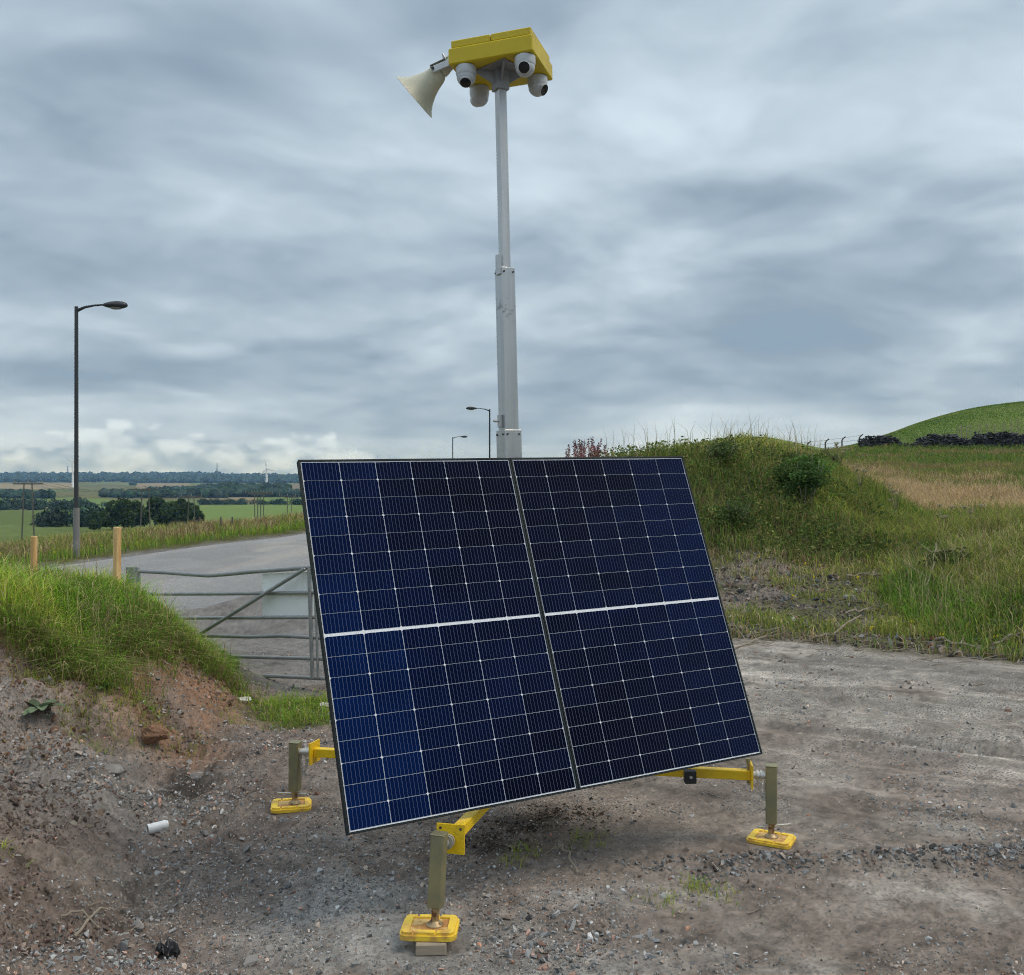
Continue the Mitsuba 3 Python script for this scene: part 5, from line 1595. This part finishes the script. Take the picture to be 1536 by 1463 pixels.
def leafy_plant(px, py, nl, L, w, col, name, label, cat, seed, up=(.2, 1.0), droop=.4):
    g = np.random.default_rng(seed)
    q = cast(px, py)
    b = np.array([q[0], q[1], float(height(np.array([q[0]]), np.array([q[1]]))[0])])
    t = thing(name, label, cat)
    for k in range(nl):
        a = 2.4 * k + g.normal() * .3
        d = np.array([math.cos(a), math.sin(a), g.uniform(*up)])
        v, f = leaf_blade(b + [0, 0, .01], d, L * g.uniform(.65, 1.15), w * g.uniform(.75, 1.15), g.uniform(.5, 1.2) * droop)
        cc_ = np.tile(np.array(col) * g.uniform(.7, 1.3), (len(v), 1)) * (1 + .12 * g.normal(size=(len(v), 1)))
        put('leaf', (v, f), 'm_leaf', t, smooth=True, color=np.clip(cc_, .01, 1))


leafy_plant(62, 1074, 11, .17, .085, (.15, .20, .12), 'dock_plant', 'broad-leaved dock plant on the bare soil of the bank', 'plant', 4)
leafy_plant(158, 1052, 7, .10, .045, (.11, .20, .06), 'weed_plant', 'small broad-leaved weed on the bank beyond the dock plant', 'plant', 6)
leafy_plant(222, 1070, 6, .08, .035, (.13, .24, .05), 'weed_plant', 'tiny bright weed growing on the bare soil above the clod', 'plant', 8)


def shrub(px, py, Y, r, h, col, n, label, seed, name='shrub', cat='shrub', leaf=.035):
    g = np.random.default_rng(seed)
    x = (px - CX) / FP * Y
    z = float(zat(x, Y)[0])
    t = thing(name, label, cat)
    st = []
    for k in range(9):
        a, rr_ = g.uniform(0, 6.28), r * g.uniform(.1, .7)
        st.append(pipe([(x + rr_ * .2 * math.cos(a), Y + rr_ * .2 * math.sin(a), z - .05), (x + rr_ * .7 * math.cos(a), Y + rr_ * .7 * math.sin(a), z + h * .45), (x + rr_ * math.cos(a), Y + rr_ * math.sin(a), z + h * g.uniform(.7, .95))], [.016, .011, .004], 5))
    put('stem', st, 'm_stick', t)
    cl = int(14)
    P_, C_ = [], []
    for k in range(cl):
        a, rr_, u = g.uniform(0, 6.28), r * g.uniform(.0, .8), g.uniform(.2, .85)
        q = g.normal(size=(n // cl, 3))
        q = q / np.linalg.norm(q, axis=1, keepdims=True) * g.uniform(.3, 1.0, (n // cl, 1)) * r * g.uniform(.28, .5) * [1, 1, .8]
        P_.append(np.array([x + math.cos(a) * rr_, Y + math.sin(a) * rr_, z + h * u * (1 - .35 * rr_ / r)]) + q)
        C_.append(np.tile(np.array(col) * g.uniform(.6, 1.45), (n // cl, 1)) * g.uniform(.75, 1.3, (n // cl, 1)))
    v, f, c = leaves(np.vstack(P_), leaf, seed, np.vstack(C_), .3)
    put('foliage', (v, f), 'm_leaf', t, color=c)


shrub(1206, 760, 19.2, .62, 1.0, (.085, .150, .048), 4200, 'dark green bush growing on the flank of the mound', 301)
shrub(1212, 735, 20.4, .55, .75, (.120, .220, .055), 3000, 'brighter green bush above the dark bush on the mound', 302)
shrub(1195, 704, 21.6, .45, .55, (.085, .135, .048), 1300, 'small dark bush high on the shoulder of the mound', 303)
shrub(1080, 705, 20.2, .55, .55, (.100, .140, .055), 1400, 'grey green bramble patch near the crest of the mound', 304)
shrub(1240, 690, 23.5, .45, .5, (.11, .13, .06), 900, 'thin thistly bush where the mound meets the skyline', 305)
shrub(1100, 790, 18.3, .6, .5, (.085, .125, .045), 1400, 'low dark bramble on the shaded face of the mound', 306)
shrub(1425, 832, 15.0, .45, .45, (.075, .105, .04), 900, 'dark low weed clump at the end of the debris', 307)


def hogweed(px, py, Y, h, label, seed):
    g = np.random.default_rng(seed)
    x = (px - CX) / FP * Y
    z = float(zat(x, Y)[0])
    top = max(HC - (py - CY) / FP * Y, z + h)
    t = thing('hogweed', label, 'plant', 'seeding hogweed plants in the pasture')
    st, heads = [], []
    for k in range(6):
        a = g.uniform(0, 6.28)
        hh_ = (top - z) * g.uniform(.6, 1.0)
        e = np.array([x + math.cos(a) * .16 * k / 5, Y + math.sin(a) * .2, z + hh_])
        st.append(pipe([(x, Y, z), (x + .3 * (e[0] - x), Y, z + hh_ * .5), e], [.012, .009, .005], 5))
        for j_ in range(11):
            b = g.uniform(0, 6.28)
            q = e + [math.cos(b) * .075 * g.uniform(.3, 1), math.sin(b) * .075 * g.uniform(.3, 1), .05 + g.uniform(-.01, .015)]
            st.append(pipe([e, (e + q) / 2 + [0, 0, .006], q], [.003, .0025, .002], 4))
            heads.append(q + g.normal(size=(7, 3)) * [.012, .012, .006])
    put('stem', st, 'm_weedstem', t)
    hp = np.vstack(heads)
    v, f, c = leaves(hp, .011, seed, np.tile([.50, .45, .33], (len(hp), 1)) * g.uniform(.7, 1.25, (len(hp), 1)), .7)
    put('flower_heads', (v, f), 'm_leaf', t, color=c, kind='stuff')


scene['m_weedstem'] = {'type': 'twosided', 'b': pl((.23, .20, .11), .8)}
for k, (px, py, Y, h, lab) in enumerate([(1343, 733, 20.5, .9, 'seeding hogweed with the tallest heads, above the debris'), (1291, 720, 22, .8, 'seeding hogweed with pale heads nearer the mound'), (1259, 702, 24, .8, 'seeding hogweed highest up the slope by the mound'),
                                   (1415, 760, 19, .7, 'short seeding hogweed in front of the straw-coloured grass'), (1462, 762, 18.5, .7, 'seeding hogweed below the stubby stakes')]):
    hogweed(px, py, Y, h, lab, 400 + k)


def willowherb(px, py, Y, label, seed, nst=16, spread=.42):
    g = np.random.default_rng(seed)
    x0 = (px - CX) / FP * Y
    t = thing('willowherb', label, 'flowering plant', 'pink flower spikes by the mound')
    st, fl, fc, sd = [], [], [], []
    for k in range(nst):
        x, y_ = x0 + g.normal() * spread, Y + g.normal() * .3
        z = float(zat(x, y_)[0])
        top = HC - (py - CY) / FP * Y - abs(g.normal()) * .20
        e = np.array([x + g.normal() * .08, y_ + g.normal() * .05, top])
        b = np.array([x, y_, z])
        st.append(pipe([b, (b + e) / 2 + g.normal(size=3) * .02, e], [.009, .007, .003], 5))
        for u in np.linspace(.62, .9, 26):
            q = b + (e - b) * u + g.normal(size=3) * .032
            fl.append(q)
            fc.append(np.array([.42, .15, .17]) * g.uniform(.6, 1.2) if u < .84 else np.array([.25, .10, .12]))
        for u in np.linspace(.86, 1.0, 10):
            fl.append(b + (e - b) * u + g.normal(size=3) * .014)
            fc.append(np.array([.17, .11, .13]))
        for u in np.linspace(.1, .6, 22):
            fl.append(b + (e - b) * u + g.normal(size=3) * .05)
            fc.append(np.array([.09, .14, .05]) * g.uniform(.7, 1.3))
    put('stem', st, 'm_weedstem', t)
    fl, fc = np.array(fl), np.array(fc)
    v, f, c = leaves(fl, .028, seed, fc)
    put('flower_spikes', (v, f), 'm_leaf', t, color=c, kind='stuff')


willowherb(877, 657, 20.8, 'densest clump of pink willowherb spikes above the solar panel edge', 501, 20, .17)
willowherb(896, 661, 21.2, 'pink willowherb spikes between the densest clump and the mound', 502, 9, .10)
willowherb(862, 668, 20.6, 'shorter pink willowherb spikes nearer the mast', 503, 9, .10)
willowherb(845, 675, 20.4, 'sparse dark willowherb stems closest to the mast', 504, 5, .12)
